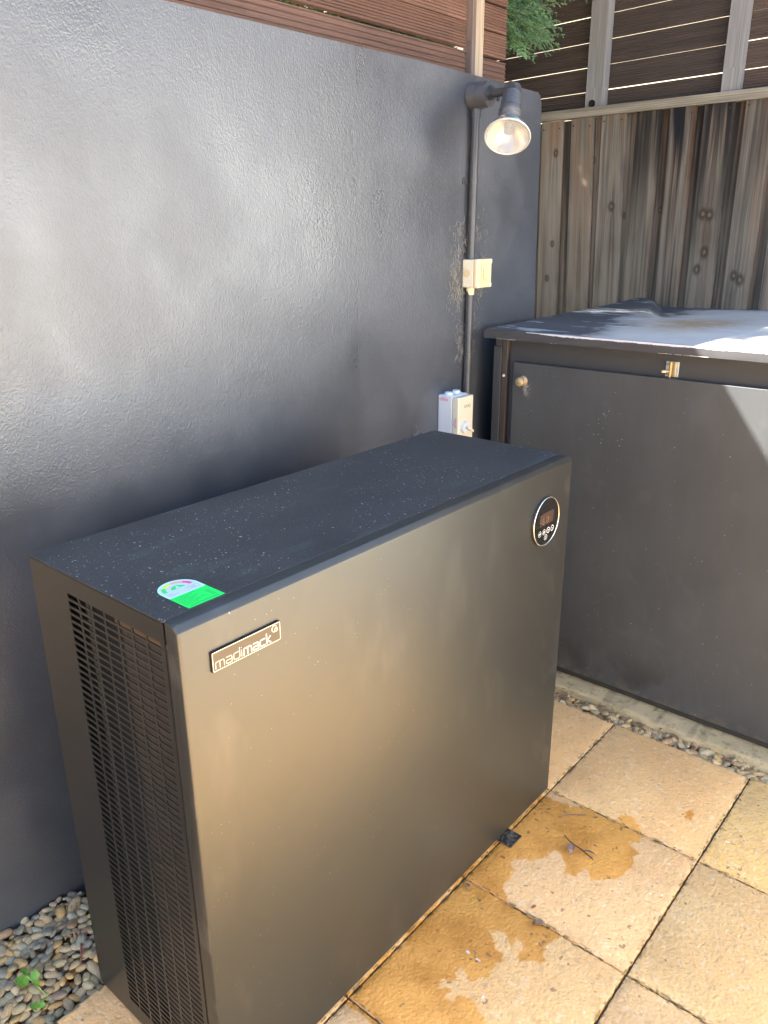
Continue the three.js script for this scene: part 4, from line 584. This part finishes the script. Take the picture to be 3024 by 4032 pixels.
// ------------------------------------------------------------------ plants
function frond(len, n, k) {                                                     // flat feathery spray along +y
  const pos = [], idx = []; let v = 0;
  const sliver = (a, b, w, nrm) => { const d = new THREE.Vector3().subVectors(b, a), s = new THREE.Vector3().crossVectors(d, nrm).normalize().multiplyScalar(w), m = a.clone().lerp(b, 0.4), q = nrm.clone().multiplyScalar(w * 0.6); for (const p of [a, m.clone().add(s), b, m.clone().sub(s), m.clone().add(q)]) pos.push(p.x, p.y, p.z); idx.push(v, v + 1, v + 4, v + 1, v + 2, v + 4, v + 2, v + 3, v + 4, v + 3, v, v + 4, v, v + 2, v + 1, v, v + 3, v + 2); v += 5; };
  const N = new THREE.Vector3(0, 0, 1), P = (t) => new THREE.Vector3(0.03 * Math.sin(t * 2 + k), t * len, -0.28 * len * t * t);
  for (let i = 0; i < 6; i++) sliver(P(i / 6), P((i + 1.2) / 6), 0.0016, N);
  for (let i = 1; i < n; i++) for (const sd of [-1, 1]) {
    const t = (i + (sd > 0 ? 0.5 : 0)) / n, a = P(t), L = len * 0.42 * (1 - t * 0.75) * (0.7 + 0.5 * hash(i * 3 + sd, k)), dir = new THREE.Vector3(sd * 0.72, 0.7, -0.15 + 0.5 * (hash(i, k + sd * 5) - 0.5)).normalize(), b = a.clone().addScaledVector(dir, L);
    sliver(a, b, 0.0026, N);
    for (let j = 1; j < 5; j++) for (const s2 of [-1, 1]) { const c = a.clone().lerp(b, j / 5), d2 = dir.clone().applyAxisAngle(N, s2 * 0.65), e = c.clone().addScaledVector(d2, L * 0.36 * (1.1 - j / 6)); e.z -= 0.1 * L * hash(j + i * 9, k); sliver(c, e, 0.0021, N); }
  }
  const g = new THREE.BufferGeometry(); g.setAttribute('position', new THREE.Float32BufferAttribute(pos, 3)); g.setIndex(idx); g.computeVertexNormals(); return g;
}
{
  const cy = thing('cypress_tree', 'green feathery cypress tree hanging past the end of the timber screen', 'tree', [1.45, -0.07, -1.5]);
  const bark = mat({ color: [0.12, 0.08, 0.055], roughness: 0.95 });
  const trunk = [[0, 0, 0], [0.02, 1.2, 0.02], [-0.05, 2.4, 0.05], [-0.03, 4.3, 0.1]];
  const br = [tube(trunk, 0.055, 24, 10)];
  for (let i = 0; i < 26; i++) { const y = rr(2.7, 4.2), a = rr(0, 6.28), L = rr(0.4, 0.7); br.push(tube([[-0.03, y, 0.05], [Math.cos(a) * L * 0.5, y + 0.08, 0.05 + Math.sin(a) * L * 0.5], [Math.cos(a) * L, y - 0.02, 0.05 + Math.sin(a) * L]], 0.009, 6, 5)); }
  br.push(tube([[-0.04, 2.42, 0.05], [-0.12, 2.46, 0.25], [-0.14, 2.36, 0.45]], 0.008, 10, 5));
  part(cy, 'trunk', merge(br.map((q) => q.toNonIndexed())), bark);
  const fol = (c) => mat({ color: c, roughness: 0.7, transmission: 0.3, thickness: 0, side: THREE.DoubleSide });
  const fm = fol([0.17, 0.36, 0.15]);
  const gs = [frond(0.17, 9, 1), frond(0.14, 8, 2), frond(0.19, 9, 3)];
  const q = new THREE.Quaternion(), e = new THREE.Euler(), m4 = new THREE.Matrix4(), c = new THREE.Color();
  const lists = [[], [], []];
  const put = (x, y, z, droop, out, big) => { const yaw = Math.atan2(out[0], out[1]); e.set(droop, yaw + rr(-0.7, 0.7), rr(-0.6, 0.6), 'YXZ'); q.setFromEuler(e); const s = rr(0.75, 1.2) * (big || 1); lists[rnd() * 3 | 0].push([x, y, z, q.clone(), s]); };
  // crown: unseen clumps shaped to shade the fences, open along sun paths to lid
  const clumps = []; for (let i = 0; i < 400; i++) { const y = rr(2.6, 5.0), rad = (y < 3.1 ? 0.95 : 0.95 - (y - 3.1) * 0.55), a = rr(0, 6.28), r = rad * Math.sqrt(rnd()); clumps.push([-0.5 + Math.cos(a) * r * 1.3, y, 0.22 + Math.sin(a) * r * 0.62, rr(0.12, 0.24)]); }
  for (const [x, y, z, r] of clumps) for (let k = 0; k < 18; k++) { const px = x + rr(-r, r), py = y + rr(-r, r) * 0.8, pz = z + rr(-r, r); if (py < 2.6) continue; { const t = py - 0.07 - 1.138, hx = px + 1.45 + 0.6 * t, hz = pz - 1.5 + 0.752 * t; if (hz > -0.1 && hx - hz < 0.80) continue; if (hz > -0.38 && hz < 0.0 && hx > 0.7 && hx < 1.5) continue; const tp = py - 0.07 - 2.0; if (Math.hypot(px + 1.45 + 0.6 * tp - 0.78, pz - 1.5 + 0.752 * tp + 0.88) < 0.34) continue; } put(px, py, pz, rr(1.4, 2.5), [px + 0.2 + rr(-0.2, 0.2), pz - 0.2 + rr(-0.2, 0.2)], 1.5); }
  // the low bough that shows beside the screen (world x 1.1 .. 1.6, y 2.0 .. 2.3, z about -1)
  for (let k = 0; k < 210; k++) { const t = rnd(), wx = mix(1.16, 1.46, Math.pow(t, 1.2)) + rr(-0.05, 0.02), low = mix(2.115, 2.32, sst(1.2, 1.46, wx)), wy = low + Math.pow(rnd(), 1.1) * 0.24, wz = -1.02 + rr(-0.1, 0.07); put(wx - 1.45, wy + 0.07, wz + 1.5, rr(1.9, 2.8), [rr(-0.5, 0.9), rr(-0.2, 1)]); }
  const crown = new THREE.Group(); crown.name = 'crown'; cy.add(crown);
  lists.forEach((L, k) => { const im = new THREE.InstancedMesh(gs[k], fm, L.length); im.name = 'foliage'; im.userData.kind = 'stuff'; im.castShadow = im.receiveShadow = true; L.forEach(([x, y, z, qq, s], i) => { m4.compose(new THREE.Vector3(x, y, z), qq, new THREE.Vector3(s, s, s)); im.setMatrixAt(i, m4); const w = rr(0.65, 1.35); im.setColorAt(i, c.setRGB(w * rr(0.85, 1.2), w, w * rr(0.8, 1.1))); }); crown.add(im); });

  const cy2 = thing('cypress_tree', 'added unseen cypress tree behind the wall, put there to shade the fence', 'tree', [1.15, -0.07, -2.25]);  // added out of view to keep the sun off the fences
  part(cy2, 'trunk', tube([[0, 0, 0], [0.02, 2, 0], [0, 4.6, 0]], 0.06, 12, 8), bark);
  const im2 = new THREE.InstancedMesh(gs[2], fm, 4200); im2.name = 'crown'; im2.userData.kind = 'stuff'; im2.castShadow = im2.receiveShadow = true;
  for (let i = 0; i < 4200; i++) { const y = rr(0.7, 4.8), a = rr(0, 6.28), w = Math.sqrt(rnd()) * (y < 3 ? 1 : 1 - (y - 3) * 0.35); { const t = y - 0.07 - 1.138, hx = 1.15 + Math.sin(a) * w * 0.95 + 0.6 * t, hz = -2.25 + Math.cos(a) * w * 0.5 + 0.752 * t; const tp = y - 0.07 - 2.0; if ((hz > -0.38 && hz < 0.0 && hx > 0.7 && hx < 1.5) || Math.hypot(1.15 + Math.sin(a) * w * 0.95 + 0.6 * tp - 0.78, -2.25 + Math.cos(a) * w * 0.5 + 0.752 * tp + 0.88) < 0.34) { im2.setMatrixAt(i, m4.makeTranslation(0, -3, 0)); continue; } } e.set(rr(1.2, 2.4), a, rr(-0.6, 0.6), 'YXZ'); q.setFromEuler(e); const s = rr(1.3, 2.1); m4.compose(new THREE.Vector3(Math.sin(a) * w * 0.95, y, Math.cos(a) * w * 0.5), q, new THREE.Vector3(s, s, s)); im2.setMatrixAt(i, m4); const k = rr(0.65, 1.3); im2.setColorAt(i, c.setRGB(k, k, k)); }  // sprays on the sun paths to lid and post are left out
  cy2.add(im2);

  // leafy shrub behind the screen, seen through its gap
  const sh = thing('leafy_shrub', 'yellow green shrub with sunlight put into its leaf colour, glimpsed through the timber screen gap', 'shrub', [-0.4, -0.07, -1.75]);
  for (let i = 0; i < 6; i++) part(sh, 'stem', tube([[i * 0.28 - 0.8, 0, 0], [i * 0.3 - 0.85, 1.1, rr(-0.1, 0.1)], [i * 0.31 - 0.86, 2.2, rr(-0.15, 0.15)]], 0.014, 8, 6), bark);
  const lf = new THREE.Shape(); lf.moveTo(0, 0); lf.quadraticCurveTo(0.014, 0.018, 0, 0.045); lf.quadraticCurveTo(-0.014, 0.018, 0, 0); const lgeo = new THREE.ShapeGeometry(lf, 4); { const p = lgeo.attributes.position; for (let i = 0; i < p.count; i++) p.setZ(i, -Math.abs(p.getX(i)) * 0.4 + p.getY(i) ** 2 * -4); lgeo.computeVertexNormals(); }
  const N = 5200, im = new THREE.InstancedMesh(lgeo, mat({ color: [0.55, 0.62, 0.10], roughness: 0.6, transmission: 0.35, thickness: 0, side: THREE.DoubleSide }), N); im.name = 'foliage'; im.userData.kind = 'stuff';  // leaf colour raised to stand in for sun that the trees block
  for (let i = 0; i < N; i++) { e.set(rr(-1.5, 1.5), rr(0, 6.28), rr(-1, 1)); q.setFromEuler(e); const s = rr(0.7, 1.5); m4.compose(new THREE.Vector3(rr(-1.7, 1.5), rr(1.5, 2.5), rr(-0.35, 0.3)), q, new THREE.Vector3(s, s, s)); im.setMatrixAt(i, m4); const w = rr(0.4, 1.2); im.setColorAt(i, c.setRGB(w, w, w)); }
  sh.add(im);
}
{ // weed in the gravel
  const wd = thing('weed', 'small bright green weed growing among the pebbles beside the machine', 'plant', [-1.175, 0.0, -0.50]);
  wd.scale.setScalar(0.78);
  const gm = mat({ color: [0.14, 0.33, 0.04], roughness: 0.55, transmission: 0.25, side: THREE.DoubleSide });
  const stems = [[[0.018, 0.004, 0.055], [0.008, 0.03, 0.03], [-0.002, 0.05, -0.005]], [[0.018, 0.004, 0.055], [-0.002, 0.018, 0.062], [-0.012, 0.02, 0.066]]];
  part(wd, 'stem', merge(stems.map((p) => tube(p, 0.0014, 10, 6).toNonIndexed())), mat({ color: [0.3, 0.42, 0.1], roughness: 0.6 }));
  const leaf = (s) => { const g = new THREE.CircleGeometry(s, 22), p = g.attributes.position; for (let i = 1; i < p.count; i++) { const a = Math.atan2(p.getY(i), p.getX(i)), r = s * (1 + 0.13 * Math.sin(a * 5) + 0.06 * Math.sin(a * 11)); p.setXYZ(i, Math.cos(a) * r, Math.sin(a) * r, 0.25 * s * Math.cos(a * 2)); } g.computeVertexNormals(); return g; };
  for (const [x, y, z, s, a, b] of [[-0.016, 0.046, -0.004, 0.0165, -1.2, 0.2], [0.012, 0.05, 0.008, 0.012, -1.0, -0.5], [-0.002, 0.056, -0.016, 0.011, -1.4, 0.5], [0.008, 0.038, 0.022, 0.009, -0.7, 0.3], [-0.022, 0.022, 0.066, 0.011, -1.3, 0.3], [-0.008, 0.02, 0.074, 0.008, -1.2, -0.3]]) part(wd, 'leaf', leaf(s), gm, [x, y, z], [a, b, 0.4]);
}
// ------------------------------------------------------------------ small litter
const leafShape = (L, w) => { const s = new THREE.Shape(); s.moveTo(0, 0); s.bezierCurveTo(w, L * 0.25, w * 0.9, L * 0.6, 0, L); s.bezierCurveTo(-w * 0.9, L * 0.6, -w, L * 0.25, 0, 0); const g = new THREE.ExtrudeGeometry(s, { depth: 0.0006, bevelEnabled: false, curveSegments: 8 }); const p = g.attributes.position; for (let i = 0; i < p.count; i++) p.setZ(i, p.getZ(i) + Math.abs(p.getX(i)) * 0.5 + 0.12 * Math.sin(p.getY(i) / L * 3) * L); g.rotateX(-Math.PI / 2); g.computeVertexNormals(); return g; };
const dryTex = tex(64, 128, (u, v) => { const n = fbm(u * 9, v * 14, 4); return [0.55 + 0.6 * n, 0.55 + 0.6 * n, 0.55 + 0.6 * n]; });
const dry = (c) => mat({ color: c, map: dryTex, roughness: 0.75, side: THREE.DoubleSide });
{
  const tw = thing('dead_twig', 'dead twig with two curled purple brown leaves on the wet paver', 'twig', [-0.125, 0.001, 0.145]);
  part(tw, 'stem', tube([[0.012, 0.006, -0.035], [0.0, 0.007, -0.012], [-0.004, 0.005, 0.02], [-0.016, 0.006, 0.055]], 0.0014, 16, 6), dry([0.06, 0.04, 0.035]));
  part(tw, 'leaf', leafShape(0.036, 0.0125), dry([0.26, 0.17, 0.15]), [-0.004, 0.004, -0.013], [0.1, 2.1, 0.15]);
  part(tw, 'leaf', leafShape(0.034, 0.006), dry([0.17, 0.13, 0.12]), [-0.006, 0.004, 0.022], [0, 3.35, 0.3]);
  const spots = [[-0.376, 0.205, 'round brown dead leaf lying across the mossy joint', 0.03, 0.011, [0.24, 0.15, 0.10], 0.6], [-0.39, 0.010, 'small curled brown leaf at the foot of the machine by the joint', 0.02, 0.007, [0.22, 0.13, 0.09], 2.2], [-0.345, 0.165, 'tiny reddish leaf scrap on the wet edge left of the mossy joint', 0.016, 0.005, [0.3, 0.14, 0.1], 1.2]];
  for (const [x, z, l, L, w, c, a] of spots) { const o = part(scene, 'dead_leaf', leafShape(L, w), dry(c), [x, 0.0025, z], [0, a, 0.1]); tag(o, l, 'leaf'); }
  const stk = part(scene, 'dry_stalk', tube([[-0.058, 0.003, 0.066], [-0.035, 0.004, 0.082], [-0.006, 0.003, 0.115]], 0.0013, 10, 6), dry([0.2, 0.13, 0.09])); tag(stk, 'thin dry stalk lying on the wet paver near the far joint', 'twig');
  // dry leaves in the pebble strip
  const strip = part(scene, 'leaf_litter', merge(Array.from({ length: 20 }, () => { const g = leafShape(rr(0.018, 0.042), rr(0.003, 0.007)); g.rotateX(rr(-0.3, 0.3)); g.rotateY(rr(0, 6.28)); g.translate(rr(0.432, 0.47), rr(-0.008, 0.002), rr(-0.25, 0.6)); return g; })), dry([0.26, 0.14, 0.085])); tag(strip, 'dry brown leaves scattered among pebbles beside the concrete kerb', 'leaves', null, 'stuff');
  // brown cypress sprigs on the left pebbles
  const sp = frond(0.055, 8, 5).toNonIndexed(); sp.rotateX(-1.45); sp.computeVertexNormals();
  for (const [x, z, a, l, c] of [[-1.045, -0.575, 1.9, 'pale brown dry cypress sprig pointing along the pebbles near the machine', [0.42, 0.27, 0.15]], [-1.075, -0.535, 3.4, 'rusty red dry cypress sprig lying on the pebbles', [0.32, 0.13, 0.075]], [-0.995, -0.640, 1.6, 'slender dry sprig against the wall foot at the machine corner', [0.35, 0.22, 0.13]]]) { const o = part(scene, 'cypress_sprig', sp, dry(c), [x, 0.016, z], [0, a, 0]); tag(o, l, 'sprig'); }
}
{ // cobweb threads and flecks on the wall round the conduit
  const gs = []; const web = (cx, cy, sx, sy, n) => { for (let i = 0; i < n; i++) { const x = cx + (rnd() + rnd() - 1) * sx, y = cy + (rnd() + rnd() - 1) * sy, a = rr(0, 6.28), L = rr(0.004, 0.015), b = a + rr(-1.3, 1.3), z = wallZ(x) + 0.0035; gs.push(tube([[x, y, z], [x + Math.cos(a) * L, y + Math.sin(a) * L, z + 0.0012], [x + Math.cos(a) * L + Math.cos(b) * L, y + Math.sin(a) * L + Math.sin(b) * L, z]], rr(0.0002, 0.00045), 4, 3).toNonIndexed()); } };
  web(0.44, 1.30, 0.05, 0.10, 120); web(0.435, 1.235, 0.06, 0.06, 90); web(0.545, 1.25, 0.035, 0.07, 55); web(0.54, 1.42, 0.045, 0.09, 40); web(0.44, 1.40, 0.05, 0.06, 40); web(0.455, 1.09, 0.035, 0.09, 75); web(0.53, 1.12, 0.03, 0.1, 22);
  const o = part(scene, 'cobweb', merge(gs), mat({ color: [0.34, 0.32, 0.27], roughness: 0.9 })); tag(o, 'dusty cobweb threads on the dark wall around the conduit and cream switch', 'cobweb');
}
// ------------------------------------------------------------------ behind the camera: the house that faces the yard, mirrored in the paint
{
  const h = thing('house_front', 'pale rendered house front facing the yard', 'house', [0, -0.07, 3.5]);
  const ren = mat({ color: [0.74, 0.795, 0.83], roughness: 0.9 }), fr = mat({ color: [0.3, 0.3, 0.3], roughness: 0.5 });
  part(h, 'wall', merge([box(-9, -3.4, 0, 3.0, 0, 0.25), box(-3.4, -1.6, 2.2, 3.0, 0, 0.25), box(-1.6, 7, 0, 3.0, 0, 0.25)]), ren);
  part(h, 'door', rbox(-3.39, -1.61, 0, 2.19, 0.1, 0.15, 0.004), mat({ color: [0.35, 0.33, 0.3], roughness: 0.3 }));
  part(h, 'eave', rbox(-9.2, 7.2, 3.0, 3.12, -0.35, 2.5, 0.01), fr);
}
renderer.render(scene, camera);
